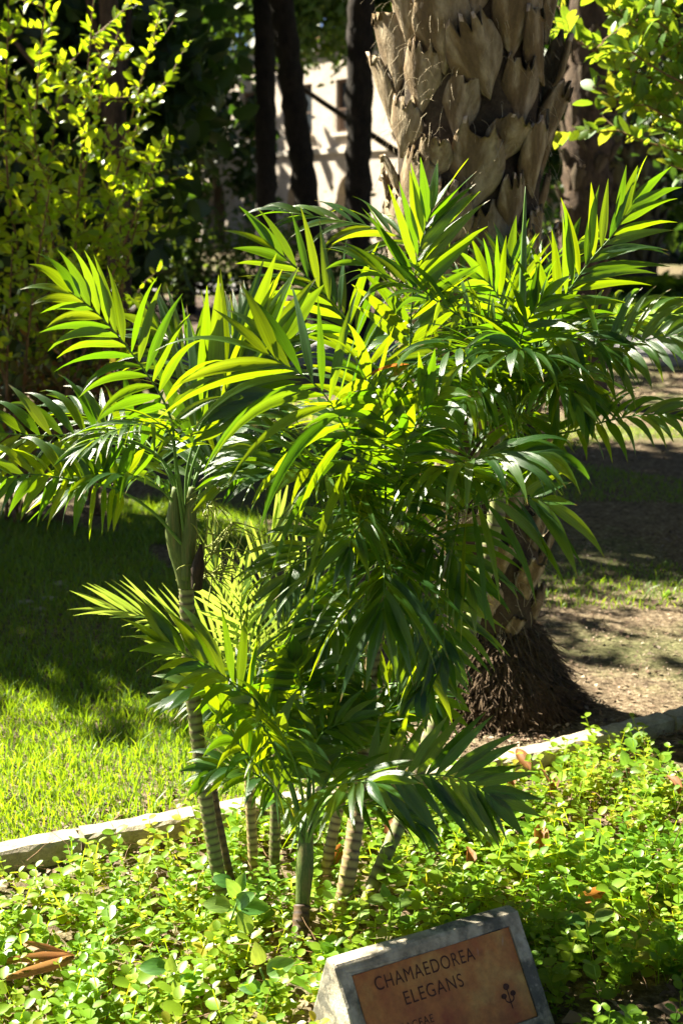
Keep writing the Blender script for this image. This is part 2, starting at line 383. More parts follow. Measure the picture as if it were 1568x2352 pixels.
# ------------------------------------------------------------------ kerb
ZK = .055
kf = [G(-330, 2022, ZK), G(-100, 1980, ZK), G(120, 1938, ZK), G(320, 1901, ZK), G(620, 1847, ZK), G(880, 1797, ZK), G(1136, 1747, ZK), G(1316, 1709, ZK), G(1510, 1659, ZK), G(1750, 1590, ZK), G(2000, 1510, ZK)]
kl = spline(kf, 400)
kerb = thing('kerb', kf[2], 'pale concrete kerb stones in a line edging the planted bed', 'kerb')
s_acc = 0; start = 0; stones = []
while start < 399:
    L = random.uniform(.42, .60); j = start; d = 0
    while j < 399 and d < L: d += (kl[j+1]-kl[j]).length; j += 1
    stones.append((start, j)); start = j
for a, b in stones:
    A = kl[a]; B = kl[b]; dr = (B-A).normalized(); A = A + dr*.006; B = B - dr*.006
    nn = Vector((-dr.y, dr.x, 0)); n = 16; V = []; Fc = []; wd = .068; dz = random.uniform(-.006, .005); sh = random.uniform(-.006, .006)
    prof = [(0, -.13), (0, -.008), (.007, 0), (wd-.008, 0), (wd, -.008), (wd, -.13)]
    for i in range(n+1):
        p = A.lerp(B, i/n)
        for (o_, z_) in prof:
            j_ = .0035 if z_ > -.05 else 0
            V.append(p + nn*(o_+sh+random.uniform(-j_, j_)) + Vector((0, 0, z_+dz+random.uniform(-j_, j_)*.6)))
    m_ = len(prof)
    for i in range(n):
        for k in range(m_-1): Fc.append((i*m_+k, (i+1)*m_+k, (i+1)*m_+k+1, i*m_+k+1))
    Fc.append(tuple(range(m_))); Fc.append(tuple(range(n*m_, (n+1)*m_))[::-1])
    mk('kerb_stone', V, Fc, M_KERB, A, kerb, smooth=False)
def kerbY(x):
    best = min(kl, key=lambda p: abs(p.x-x)); return best.y
KX = np.array([p.x for p in kl]); KY = np.array([p.y for p in kl])
def kerb_y(x): return np.interp(x, KX, KY)

# ------------------------------------------------------------------ phoenix palm trunk with old leaf bases
TC = Vector((.47, 4.27, 0))
prof_z = np.array([0, .10, .18, .35, .55, .82, 1.05, 1.3, 1.55, 1.8, 2.13, 2.6, 4.2])
prof_c = np.array([.48, .48, .48, .475, .455, .42, .39, .375, .372, .372, .372, .375, .39])
prof_r = np.array([.11, .10, .10, .14, .145, .16, .185, .204, .208, .208, .208, .208, .22])
def tr_c(z): return float(np.interp(z, prof_z, prof_c))
def tr_r(z): return float(np.interp(z, prof_z, prof_r))
big = thing('date_palm_trunk', (.48, 4.27, 0), 'thick date palm trunk clad in broken pale leaf bases behind the leafy palms', 'palm tree')
pts = [(tr_c(z), 4.27, z) for z in np.linspace(0, 4.2, 40)]
mk('trunk_core', *tube(pts, [tr_r(z) for z in np.linspace(0, 4.2, 40)], 24, jit=.03), M_CORE, (.48, 4.27, 0), big)
def boot_mesh(seed, w=.15, h=.185, th=.02):
    r = random.Random(seed); V = []; Fc = []; nu, nv = 11, 12
    jag = [r.uniform(-.3, .04) for _ in range(nu)]; sk = r.uniform(-.03, .03); out = r.uniform(.05, .11); asym = r.uniform(-.15, .15)
    cup = r.uniform(.7, 1.4); lipb = r.uniform(0, .02)
    for side in (0, 1):
        for j in range(nv):
            v = j/(nv-1)
            for i in range(nu):
                u = (i/(nu-1))*2-1
                wv = w/2*(math.sin(min(1, v*1.7+.16)*math.pi/2))**.8*(1-.30*max(0, v-.55)/.45)
                topj = 1+(jag[i] if v > .8 else 0)*(v-.8)/.2
                z = h*v*topj - .035*(1-abs(u))*(1-v) 
                x = u*wv + sk*v + asym*.02*math.sin(v*3)
                rad = out*(v**1.25) + lipb*math.sin(v*math.pi) + .035*cup*(1-u*u)*(1 - .3*v) - (th*(1.0-.3*v) if side else 0)
                rad += r.uniform(-.002, .002) + .004*math.sin(u*9+seed) * v
                V.append((x, -rad, z))
    n1 = nu*nv
    for j in range(nv-1):
        for i in range(nu-1):
            a = j*nu+i; Fc.append((a, a+1, a+nu+1, a+nu)); b = n1+a; Fc.append((b, b+nu, b+nu+1, b+1))
    for i in range(nu-1):
        a = (nv-1)*nu+i; Fc.append((a, a+1, n1+a+1, n1+a)); Fc.append((i+1, i, n1+i, n1+i+1))
    for j in range(nv-1):
        a = j*nu; Fc.append((a, a+nu, n1+a+nu, n1+a)); a = j*nu+nu-1; Fc.append((a+nu, a, n1+a, n1+a+nu))
    me = bpy.data.meshes.new('leaf_base'); me.from_pydata(V, [], Fc)
    me.polygons.foreach_set('use_smooth', np.array([True]*len(Fc)))
    me.materials.append(M_BOOT); me.materials.append(M_BOOTEND)
    for p in me.polygons:
        if all(V[i][2] > h*.86 for i in p.vertices) and r.random() < .8: p.material_index = 1
    me.update(); return me
bootm = [boot_mesh(100+i) for i in range(14)]
GA = math.pi*(3-math.sqrt(5)); nb = 0; z = .10; k = 0
while z < 2.75:
    rr = tr_r(z); ang = k*GA
    step = .0145 if z > .9 else .018
    c = Vector((tr_c(z), 4.27, z)); dr = Vector((math.sin(ang), -math.cos(ang), 0))
    vis = dr.y < .35
    if vis:
        me = random.choice(bootm); o = link('leaf_base', me, c + dr*(rr-.012), big)
        o.rotation_euler = (random.uniform(-.16, .10), random.gauss(0, .22), math.atan2(dr.x, -dr.y) + random.uniform(-.25, .25))
        sc = (.62 + .55*min(1, max(0, (rr-.1)/.16)))*random.uniform(.66, 1.16)
        o.scale = (sc*random.uniform(.85, 1.15), sc*(.68 if z > 1.1 else .9), sc*random.uniform(.9, 1.15)*(.98 if z > .9 else .8))
        nb += 1
    z += step; k += 1
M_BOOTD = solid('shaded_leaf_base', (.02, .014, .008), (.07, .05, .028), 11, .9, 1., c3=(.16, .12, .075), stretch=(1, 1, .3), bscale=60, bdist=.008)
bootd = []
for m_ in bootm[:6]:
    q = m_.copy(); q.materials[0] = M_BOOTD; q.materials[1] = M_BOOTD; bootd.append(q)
# roots at the foot: a mat of stubby hanging fibres over a low cone
def fibres(n, fn, name, mat, parent, origin, nseg=4, kind='stuff'):
    V = []; Fc = []; R = []
    for i in range(n):
        pts, r = fn(); b = len(V)
        for q, p in enumerate(pts):
            rr = r*(1-.55*q/(len(pts)-1))
            for a in range(3):
                th = a*2.0944+i; V.append((p[0]+rr*math.cos(th), p[1]+rr*math.sin(th), p[2]+rr*.3*math.sin(th*2))); R.append(0)
        for q in range(len(pts)-1):
            for a in range(3):
                Fc.append((b+q*3+a, b+q*3+(a+1) % 3, b+(q+1)*3+(a+1) % 3, b+(q+1)*3+a))
    o = mk(name, V, Fc, mat, origin, parent); o['kind'] = kind; return o
pts = [(.48, 4.27, z) for z in (0, .05, .10, .16, .23, .27)]
mk('root_mound', *tube(pts, [.25, .22, .19, .155, .12, .09], 28, jit=.06), M_CORE, (.48, 4.27, 0), big)
def rootf():
    a = random.uniform(-math.pi, .3*math.pi) if random.random() < .8 else random.uniform(-math.pi, math.pi)
    z = random.uniform(.0, .27)**1.0; r0 = float(np.interp(z, [0, .05, .10, .16, .23, .27], [.26, .23, .20, .165, .13, .11]))+.006
    p = Vector((.48+math.cos(a)*r0, 4.27+math.sin(a)*r0, z)); pts = [p]; d = Vector((math.cos(a)*.5, math.sin(a)*.5, -1)) + Vector((random.gauss(0, .45), random.gauss(0, .45), random.gauss(0, .3)))
    L = random.uniform(.03, .11)
    for k in range(3):
        d += Vector((random.gauss(0, .25), random.gauss(0, .25), random.gauss(0, .2))); q = pts[-1]+d.normalized()*L/3
        q.z = max(q.z, .003); pts.append(q)
    return pts, random.uniform(.0022, .0055)
def trunkf():
    a = random.uniform(-math.pi*1.05, .05*math.pi); z = random.uniform(.25, 2.7); r0 = tr_r(z)+random.uniform(.0, .05)
    p = Vector((tr_c(z)+math.cos(a)*r0, 4.27+math.sin(a)*r0, z)); pts = [p]; d = Vector((math.cos(a)*.7, math.sin(a)*.7, random.uniform(-1, .8)))
    L = random.uniform(.02, .10)
    for k in range(4):
        d += Vector((random.gauss(0, .3), random.gauss(0, .3), -.35)); pts.append(pts[-1]+d.normalized()*L/4)
    return pts, random.uniform(.0005, .0013)
fibres(1000, trunkf, 'torn_fibres', M_LIT, big, (.48, 4.27, 0))
fibres(5200, rootf, 'root_fringe', M_ROOT, big, (.48, 4.27, 0))

# ------------------------------------------------------------------ palms: fronds with single leaflets
LCOUNT = 0
def leaflet(frond, base, d, wd, L, Wd, droop, mat, nseg=8, curl=0., twist=0., name='leaflet', lobe=.5):
    global LCOUNT; LCOUNT += 1
    V = []; U = []; p = Vector(base); d = d.normalized(); st = L/nseg
    pl = random.uniform(.1, .3)
    for i in range(nseg+1):
        t = i/nseg
        wd = (wd - d*wd.dot(d)).normalized()
        if twist: wd = Quaternion(d, twist/nseg) @ wd
        n = d.cross(wd)
        w = Wd/2*(.16+.84*math.sin(math.pi*min(1, (t+.02)**lobe*.97)))*(1 if t < .98 else .12)
        w = Wd/2*max(.03, (min(1, t/.28)**.8*.86+.14)*(1-max(0, (t-.36)/.64)**1.45))
        for u in (-1, -.5, 0, .5, 1):
            q = p + wd*(w*u) + n*(w*pl*(abs(u)**1.3) - w*.12*math.cos(u*6.28)*.5)
            V.append(q); U.append((.5+.5*u, t))
        p = p + d*st
        d = (d + Vector((0, 0, -1))*droop*st*(4+9*t) + n*(-curl)*st*t*6).normalized()
    Fc = [(i*5+k, i*5+k+1, (i+1)*5+k+1, (i+1)*5+k) for i in range(nseg) for k in range(4)]
    return mk(name, V, Fc, mat, base, frond, uv=U)
LSC = 1.12; WSC = .54
def frond(palm, pts, n=9, L=.2, Wd=.034, nh=(0, -1, .3), droop=.5, start=.4, mat=None, rad=.0042, ang=(62, 24), vee=.25, curl=0., tipw=1.25,
          dry=0., name='frond', jl=.12, lside=1., rside=1., nseg=8, lbase=.7, roll=0., cut=1.):
    mat = mat or M_PALM
    if mat is M_PALM: n += 5; L *= LSC; Wd *= WSC
    C = spline([P(*q) if not isinstance(q, Vector) else q for q in pts], 41)
    TL = sum((C[i+1]-C[i]).length for i in range(40)); keep = 1 - cut*min(.15*TL, .2*L)/TL
    C = spline(C[:max(6, int(41*keep))], 41)
    b = C[0]
    V, Fc = tube(C, [rad*(1-.78*i/40) for i in range(41)], 6)
    f = mk(name, V, Fc, M_RACHIS, b, palm)
    nh = Vector(nh)
    for i in range(n):
        s = i/max(1, n-1); t = start + (1-start)*s*.985
        for sd in (-1, 1):
            tt = min(.999, t + (0.4/n*(1-start) if sd > 0 else 0))
            x = tt*40; j = min(39, int(x)); base = C[j].lerp(C[j+1], x-j); T = (C[min(40, j+2)]-C[max(0, j-1)]).normalized()
            Nn = (nh - T*nh.dot(T)).normalized(); Sd = T.cross(Nn)
            a = math.radians(ang[0]+(ang[1]-ang[0])*s + random.gauss(0, 4))
            if i == n-1: a = math.radians(14+random.uniform(-3, 3))
            v = vee + random.gauss(0, .09)
            d = T*math.cos(a) + (Sd*sd*math.cos(v) + Nn*math.sin(v))*math.sin(a)
            wd = Quaternion(d, random.gauss(0, .38) + roll*sd) @ (T*sd)
            lp = (lbase + (1-lbase)*math.sin(math.pi*min(1, s*1.25+.1)*.5)) * (1 - .42*max(0, s-.5)/.5)
            ll = L*lp*random.uniform(1-jl, 1+jl*.6)*(lside if sd < 0 else rside)
            ww = Wd*random.uniform(.82, 1.12)*(tipw if i >= n-2 else 1)
            m_ = M_DRYLEAF if random.random() < dry else mat
            leaflet(f, base, d, wd, ll, ww, droop*random.uniform(.8, 2.1), m_, curl=curl*random.uniform(.3, 1.4), twist=random.gauss(0, .6), nseg=nseg)
    return f
def cane(palm, pts, r0, r1, mat, gap=.017):
    C = spline([P(*q) if not isinstance(q, Vector) else q for q in pts], 60)
    Ltot = sum((C[i+1]-C[i]).length for i in range(59)); nn = max(6, int(Ltot/gap)); C = spline(C, nn*4+1)
    rad = []; node = []
    tot = nn*4
    C = [C[i].lerp(C[min(tot, i+1)], jt) for i, jt in zip(range(tot+1), np.repeat(rng.random(nn+1)*.8, 4)[:tot+1])]
    for i in range(tot+1):
        r = r0+(r1-r0)*i/tot; k = i % 4
        rad.append(r*(1.0, .965, .975, 1.045)[k]*random.uniform(.97, 1.035)); node.append((1., .15, 0, .25)[k])
    V, Fc = tube(C, rad, 12, jit=.03)
    o = mk('stem', V, Fc, mat, C[0], palm, attrs={'node': np.repeat(node, 12)})
    # torn rims of old sheaths that stick out at the rings
    parts = []
    for i in range(0, tot, 4):
        if random.random() < .8:
            a = math.pi+random.gauss(0, .9); r = rad[i]; p = C[i]; d = Vector((math.cos(a), math.sin(a)*.6, random.uniform(.1, .7))).normalized()
            parts.append(tube([p+d*r*.6, p+d*(r+random.uniform(.002, .008))], [.0022, .0004], 4))
    if parts: 
        V, Fc = merge(parts); q = mk('sheath_remnants', V, Fc, M_LIT, C[0], palm, smooth=False); q['kind'] = 'stuff'
    return o
def sheath(palm, pts, rads, mat=None, name='crownshaft'):
    C = spline([P(*q) for q in pts], 18); r = np.interp(np.linspace(0, 1, 18), np.linspace(0, 1, len(rads)), rads)
    return mk(name, *tube(C, list(r), 10, jit=.02), mat or M_SHEATH, C[0], palm)
def auto(palm, crown, az, el, RL, **kw):
    """a frond that leaves the crown at azimuth az, elevation el (degrees) and arches over"""
    p = Vector(crown); a = math.radians(az); e = math.radians(el); pts = [p]
    for k in range(6):
        d = Vector((math.sin(a)*math.cos(e), -math.cos(a)*math.cos(e), math.sin(e))); p = p + d*RL/6; pts.append(p); e -= math.radians(kw.get('arch', 16))
    kw.pop('arch', None)
    kw.setdefault('nh', (0, 0, 1)); return frond(palm, pts, **kw)

def fill(palm, crown, lst, **kw):
    for az, el, L_, ar in lst:
        k2 = dict(n=9, L=random.uniform(.16, .21), Wd=random.uniform(.029, .036), droop=random.uniform(.45, .8), start=.3, vee=.1, arch=ar); k2.update(kw)
        auto(palm, P(*crown), az+random.uniform(-8, 8), el, L_, **k2)
GRP = 'slender palms planted in one clump'
# --- palm A: tall left cane
A = thing('parlour_palm', P(515, 2110, 2.90), 'tallest left palm of the clump, green ringed cane with fronds arching over the lawn', 'palm', GRP)
cane(A, [(520, 2110, 2.90), (498, 1990, 2.92), (475, 1850, 2.94), (452, 1680, 2.96), (436, 1530, 2.97), (428, 1350, 2.97)], .0155, .0165, M_STEMG)
sheath(A, [(428, 1352, 2.97), (418, 1290, 2.97), (400, 1220, 2.96), (405, 1120, 2.95)], [.0165, .023, .018, .009])
sheath(A, [(432, 1330, 2.96), (432, 1240, 2.96), (442, 1120, 2.95)], [.016, .020, .008])
sheath(A, [(452, 1352, 2.93), (455, 1300, 2.92), (462, 1250, 2.92)], [.012, .015, .003], M_SPATHE, 'dead_spathe')
frond(A, [(425, 1250, 2.95), (405, 1080, 2.93), (392, 960, 2.92), (335, 855, 2.90), (225, 720, 2.88), (115, 640, 2.86)], 10, .165, .038, (.25, -1, .35), .6, .42, lside=.95)
frond(A, [(418, 1250, 2.95), (350, 1175, 2.9), (270, 1125, 2.85), (180, 1105, 2.8), (70, 1090, 2.75), (-60, 1105, 2.72)], 9, .14, .044, (.1, -.75, .8), .9, .42, ang=(70, 35), dry=.0)
frond(A, [(420, 1220, 2.96), (395, 1090, 2.95), (320, 1020, 2.93), (200, 1000, 2.9), (70, 1000, 2.88), (-60, 985, 2.86)], 10, .165, .044, (0, -.85, .6), .7, .36, ang=(78, 35), curl=.5)
frond(A, [(430, 1220, 2.96), (430, 1080, 2.97), (470, 960, 2.98), (530, 890, 2.98), (600, 820, 2.98), (680, 765, 3.0)], 9, .27, .066, (-.2, -1, .2), .12, .42, ang=(42, 20), rside=.6)
frond(A, [(428, 1220, 2.96), (410, 1090, 2.92), (385, 985, 2.86), (320, 975, 2.8), (240, 1000, 2.74), (160, 1050, 2.7)], 10, .13, .022, (0, -.1, 1), .7, .4, curl=.3)
frond(A, [(432, 1220, 2.97), (450, 1080, 3.02), (470, 960, 3.1), (455, 860, 3.15), (400, 790, 3.18), (330, 730, 3.2)], 9, .17, .034, (0, -1, .3), .4, .45)
frond(A, [(434, 1240, 2.97), (470, 1100, 3.0), (520, 1010, 3.02), (590, 950, 3.0), (660, 930, 2.98)], 9, .16, .03, (0, -.4, 1), .8, .4)
frond(A, [(430, 1240, 2.98), (380, 1120, 3.1), (300, 1040, 3.2), (210, 960, 3.3), (120, 930, 3.35)], 9, .17, .034, (0, -.5, .8), .7, .4)
frond(A, [(430, 1240, 2.98), (440, 1080, 3.0), (520, 900, 3.0), (560, 800, 3.05), (580, 720, 3.1)], 8, .22, .034, (-.3, -1, .2), .15, .5, ang=(40, 16))
def spray(parent, base, tip, n, L, name='inflorescence'):
    b = P(*base); e = P(*tip); C = spline([b, b.lerp(e, .5)+Vector((.01, 0, .01)), e], 14); parts = [tube(C, [.0022*(1-.6*i/13) for i in range(14)], 4)]
    for i in range(n):
        j = random.randint(2, 13); p = C[j]; d = Vector((random.gauss(0, .8), random.gauss(0, .5), random.gauss(.1, .7))).normalized(); pts = [p]
        for k in range(5):
            pts.append(pts[-1]+d*L/5*random.uniform(.6, 1.2)); d = (d+Vector((random.gauss(0, .2), 0, -.15))).normalized()
        parts.append(tube(pts, [.0014, .0019, .0013, .0018, .0012, .0008], 4))
    return mk(name, *merge(parts), M_FLOWER, b, parent)
spray(A, (450, 1330, 2.95), (480, 1130, 2.96), 34, .07)
spray(A, (450, 1330, 2.96), (530, 1200, 3.0), 34, .08)
spray(A, (455, 1330, 2.96), (500, 1320, 3.0), 20, .07)

fill(A, (425, 1215, 2.96), [(-150, 65, .40, 14), (150, 70, .42, 14), (75, 62, .40, 18), (-60, 68, .36, 20)])
# --- palm B: central, the densest crown
B = thing('parlour_palm', P(775, 2150, 2.85), 'central palm of the clump, pale ringed cane with dark fronds drooping in the middle', 'palm', GRP)
cane(B, [(770, 2150, 2.85), (800, 2000, 2.88), (822, 1850, 2.93), (838, 1700, 2.98), (848, 1560, 3.02), (868, 1420, 3.03)], .019, .018, M_STEMB, .019)
sheath(B, [(868, 1425, 3.03), (880, 1330, 3.03), (890, 1230, 3.03)], [.020, .026, .011])
bc = (885, 1300, 3.02)
frond(B, [bc, (872, 1180, 2.95), (830, 1060, 2.85), (754, 920, 2.78), (703, 868, 2.76), (607, 807, 2.75), (547, 729, 2.76)], 11, .33, .040, (.1, -.7, .75), .32, .36, ang=(88, 30), vee=.1, lside=1.12, rside=.72)
frond(B, [bc, (884, 1240, 2.9), (882, 1300, 2.72), (881, 1380, 2.64), (880, 1475, 2.62)], 11, .255, .044, (0, -.95, .35), .35, .3, ang=(72, 25), vee=-.1, rside=1.1)
frond(B, [bc, (872, 1200, 2.9), (840, 1190, 2.75), (806, 1238, 2.66), (798, 1300, 2.64)], 7, .15, .036, (0, -.8, .6), .9, .45, ang=(80, 25), vee=-.05)
frond(B, [bc, (940, 1200, 2.95), (1010, 1110, 2.85), (1080, 1062, 2.72), (1150, 1040, 2.68), (1290, 1050, 2.64)], 12, .20, .044, (.1, -.45, .95), 1.0, .36, ang=(70, 24), vee=.15)
frond(B, [bc, (960, 1260, 2.95), (1020, 1190, 2.9), (1100, 1158, 2.78), (1200, 1140, 2.75), (1310, 1170, 2.72)], 13, .24, .042, (0, -.85, .55), .5, .3, ang=(82, 38), vee=-.05, lside=.5, rside=1.05)
frond(B, [bc, (920, 1080, 3.1), (938, 850, 3.15), (948, 660, 3.15), (968, 550, 3.15), (992, 480, 3.15)], 8, .19, .052, (.05, -1, .15), .12, .62, ang=(50, 20), tipw=1.0, cut=0)
frond(B, [bc, (872, 1050, 3.15), (835, 830, 3.2), (785, 730, 3.2), (710, 640, 3.2), (640, 580, 3.2), (585, 518, 3.2)], 10, .19, .036, (.2, -1, .3), .3, .38, ang=(60, 24))
frond(B, [bc, (885, 1120, 2.9), (880, 960, 2.85), (850, 880, 2.8), (790, 840, 2.76)], 10, .20, .034, (0, -.8, .6), .5, .35, ang=(70, 30))
frond(B, [bc, (910, 1120, 2.92), (945, 1000, 2.86), (985, 930, 2.8), (1040, 890, 2.76)], 10, .20, .034, (0, -.8, .6), .5, .35, ang=(70, 30))
frond(B, [bc, (850, 1180, 2.92), (790, 1120, 2.85), (720, 1080, 2.78), (640, 1080, 2.74), (570, 1110, 2.72)], 9, .20, .034, (0, -.5, .85), .6, .3, ang=(70, 30))
frond(B, [bc, (930, 1230, 2.9), (1000, 1240, 2.8), (1060, 1300, 2.74), (1090, 1380, 2.7)], 9, .19, .034, (0, -.8, .6), .6, .34, ang=(66, 30))
frond(B, [bc, (900, 1060, 3.1), (860, 880, 3.25), (800, 740, 3.35), (720, 640, 3.4)], 9, .20, .032, (0, -.8, .5), .4, .4)
frond(B, [bc, (935, 1050, 3.1), (990, 880, 3.2), (1060, 780, 3.3), (1150, 730, 3.35)], 9, .20, .032, (0, -.8, .5), .4, .4)
frond(B, [bc, (905, 1150, 2.88), (925, 1060, 2.78), (930, 1010, 2.72), (905, 985, 2.66)], 8, .19, .036, (0, -.9, .4), .4, .35, ang=(60, 24))
frond(B, [bc, (960, 1330, 2.98), (1000, 1380, 2.95), (1020, 1450, 2.92), (1010, 1540, 2.9)], 8, .16, .036, (0, -.9, .4), .4, .3)

fill(B, (888, 1270, 3.03), [(-110, 72, .50, 17), (-65, 70, .50, 18), (35, 76, .46, 18), (140, 74, .50, 14), (-150, 76, .50, 14), (5, 45, .36, 24)])
frond(B, [bc, (820, 1230, 3.0), (740, 1240, 2.98), (670, 1300, 2.95), (630, 1390, 2.93)], 10, .16, .034, (0, -.6, .8), .6, .34)
frond(B, [bc, (860, 1360, 3.0), (800, 1400, 2.95), (740, 1460, 2.9), (710, 1540, 2.88)], 9, .15, .036, (0, -.7, .7), .6, .34)
frond(B, [bc, (910, 1380, 3.0), (960, 1440, 2.95), (980, 1530, 2.92), (950, 1620, 2.9)], 9, .15, .040, (0, -.8, .6), .5, .34)
frond(B, [bc, (850, 1480, 3.05), (790, 1540, 3.0), (740, 1620, 2.96)], 8, .13, .036, (0, -.7, .7), .6, .3)
# --- palm C: right, leaning cane, crown in front of the thick trunk
Cc = thing('parlour_palm', P(825, 2120, 2.92), 'palm of the clump whose thick green cane leans right to the high right crown', 'palm', GRP)
cane(Cc, [(822, 2125, 2.92), (870, 2000, 2.98), (925, 1870, 3.05), (1000, 1660, 3.12), (1060, 1500, 3.18), (1100, 1370, 3.22), (1135, 1200, 3.25), (1160, 1080, 3.27)], .016, .0205, M_STEMG, .026)
sheath(Cc, [(1160, 1085, 3.27), (1172, 1020, 3.27), (1182, 930, 3.27)], [.02, .027, .012])
cc = (1175, 1010, 3.27)
frond(Cc, [cc, (1215, 900, 3.2), (1252, 749, 3.12), (1304, 670, 3.1), (1358, 594, 3.08), (1405, 540, 3.07), (1445, 470, 3.06)], 12, .175, .040, (.1, -1, .25), .35, .36, ang=(52, 22), vee=.15, cut=0)
frond(Cc, [cc, (1180, 820, 3.3), (1172, 650, 3.35), (1164, 560, 3.36)], 8, .17, .030, (.1, .9, .4), .2, .55, ang=(60, 22))
frond(Cc, [cc, (1250, 920, 3.15), (1340, 850, 3.05), (1424, 800, 3.0), (1510, 775, 2.96), (1610, 770, 2.92)], 10, .155, .040, (-.1, -.8, .65), .9, .34, ang=(76, 35))
frond(Cc, [cc, (1230, 1000, 3.15), (1310, 992, 3.05), (1400, 965, 3.0), (1490, 952, 2.96), (1600, 955, 2.92)], 10, .13, .034, (0, -.6, .85), 1.1, .34, ang=(70, 30))
frond(Cc, [cc, (1200, 860, 3.15), (1245, 790, 3.1), (1310, 770, 3.05), (1380, 790, 3.0), (1440, 840, 2.97)], 10, .18, .036, (0, -.6, .85), .8, .34)
frond(Cc, [cc, (1150, 860, 3.2), (1090, 760, 3.15), (1000, 690, 3.1), (900, 640, 3.08), (800, 590, 3.06)], 12, .18, .030, (0, -.5, .9), .6, .3)
frond(Cc, [cc, (1150, 880, 3.1), (1110, 810, 2.98), (1050, 800, 2.88), (970, 830, 2.82), (890, 850, 2.78)], 10, .17, .034, (0, -.5, .9), .8, .3, dry=.06)
frond(Cc, [cc, (1165, 840, 3.3), (1120, 700, 3.4), (1020, 600, 3.45), (880, 530, 3.48), (740, 500, 3.5), (620, 482, 3.5)], 14, .17, .030, (0, -.5, .9), .6, .34)
frond(Cc, [cc, (1210, 840, 3.3), (1250, 700, 3.4), (1290, 600, 3.5), (1330, 540, 3.55)], 9, .17, .030, (0, -.9, .4), .4, .4)
frond(Cc, [cc, (1190, 850, 3.35), (1170, 740, 3.35), (1130, 660, 3.3), (1080, 620, 3.25)], 9, .18, .032, (0, -.9, .4), .3, .4)
frond(Cc, [cc, (1180, 870, 3.15), (1200, 760, 3.05), (1240, 690, 3.0), (1260, 640, 2.98)], 9, .17, .032, (0, -.9, .4), .35, .4)
frond(Cc, [cc, (1200, 900, 3.1), (1210, 830, 3.0), (1190, 800, 2.9), (1130, 820, 2.82)], 9, .18, .034, (0, -.7, .7), .7, .35)
frond(Cc, [cc, (1220, 930, 3.1), (1260, 880, 3.0), (1300, 890, 2.93), (1330, 950, 2.9)], 8, .16, .034, (0, -.7, .7), .8, .35)
frond(Cc, [cc, (1150, 930, 3.1), (1110, 890, 3.0), (1060, 900, 2.9), (1010, 950, 2.84)], 9, .18, .034, (0, -.7, .7), .7, .35)
frond(Cc, [cc, (1230, 880, 3.3), (1310, 780, 3.35), (1410, 740, 3.4), (1520, 720, 3.42), (1610, 730, 3.45)], 10, .17, .034, (0, -.7, .7), .7, .4)
frond(Cc, [cc, (1200, 860, 3.4), (1230, 740, 3.5), (1230, 640, 3.6), (1190, 580, 3.65)], 9, .18, .03, (0, -.9, .4), .3, .4)
fill(Cc, (1180, 985, 3.27), [(-100, 70, .44, 16), (-60, 62, .44, 19), (-20, 66, .40, 22), (30, 66, .40, 22), (120, 70, .44, 14), (180, 76, .46, 12), (-140, 74, .46, 14), (-80, 84, .46, 10), (-75, 35, .36, 18), (0, 38, .32, 22)])
# closed spear leaf
mk('spear_leaf', *tube(spline([P(1196, 860, 3.2), P(1200, 640, 3.18), P(1206, 428, 3.16)], 12), [.004, .006, .007, .008, .008, .0085, .008, .007, .006, .004, .003, .0006], 6), M_RACHIS, P(1196, 860, 3.2), Cc)

# --- palm D: low palm with a green sheath in front
D = thing('parlour_palm', P(695, 2200, 2.72), 'low front palm of the clump with smooth green sheath and dark fronds above the sign', 'palm', GRP)
cane(D, [(692, 2230, 2.70), (688, 2160, 2.74), (694, 2080, 2.78)], .017, .018, M_STEMD, .016)
sheath(D, [(694, 2085, 2.78), (700, 1990, 2.80), (704, 1900, 2.82), (712, 1830, 2.83)], [.0145, .020, .016, .007])
dc = (702, 1950, 2.81)
frond(D, [dc, (712, 1870, 2.76), (745, 1815, 2.66), (785, 1800, 2.56), (840, 1795, 2.48), (900, 1805, 2.44)], 8, .165, .038, (0, -.6, .85), .35, .38, ang=(85, 20), vee=-.1)
frond(D, [dc, (745, 1850, 2.76), (830, 1800, 2.74), (940, 1781, 2.72), (1041, 1785, 2.70), (1104, 1812, 2.68), (1165, 1858, 2.66)], 9, .165, .046, (.05, -1, .15), .12, .5, ang=(68, 30), vee=.0)
frond(D, [dc, (670, 1880, 2.78), (635, 1813, 2.75), (571, 1737, 2.7), (521, 1671, 2.68), (490, 1620, 2.66)], 8, .145, .042, (.1, -.4, 1), .6, .38, ang=(76, 32))
frond(D, [dc, (712, 1800, 2.9), (700, 1640, 2.9), (686, 1545, 2.84), (660, 1495, 2.8)], 7, .13, .048, (0, -.9, .5), .3, .6, ang=(74, 34), lside=1.1)
frond(D, [dc, (650, 1760, 2.8), (557, 1598, 2.74), (495, 1540, 2.71), (430, 1505, 2.69), (380, 1480, 2.68)], 10, .17, .050, (.1, -.5, .9), .4, .42, ang=(64, 25), cut=0)
frond(D, [dc, (670, 1800, 2.9), (600, 1660, 2.88), (520, 1590, 2.86), (440, 1580, 2.84), (370, 1620, 2.82)], 9, .13, .044, (0, -.5, .9), .6, .4)
frond(D, [dc, (650, 1840, 2.85), (590, 1780, 2.82), (520, 1760, 2.8), (460, 1790, 2.78)], 8, .12, .04, (0, -.5, .9), .7, .4)
frond(D, [dc, (690, 1800, 2.78), (650, 1690, 2.7), (610, 1640, 2.66), (560, 1620, 2.62)], 7, .12, .042, (0, -.3, 1), .9, .5, ang=(76, 30))
frond(D, [dc, (740, 1820, 2.9), (760, 1720, 2.95), (790, 1650, 2.95), (850, 1610, 2.92)], 8, .13, .034, (0, -.7, .7), .6, .45)
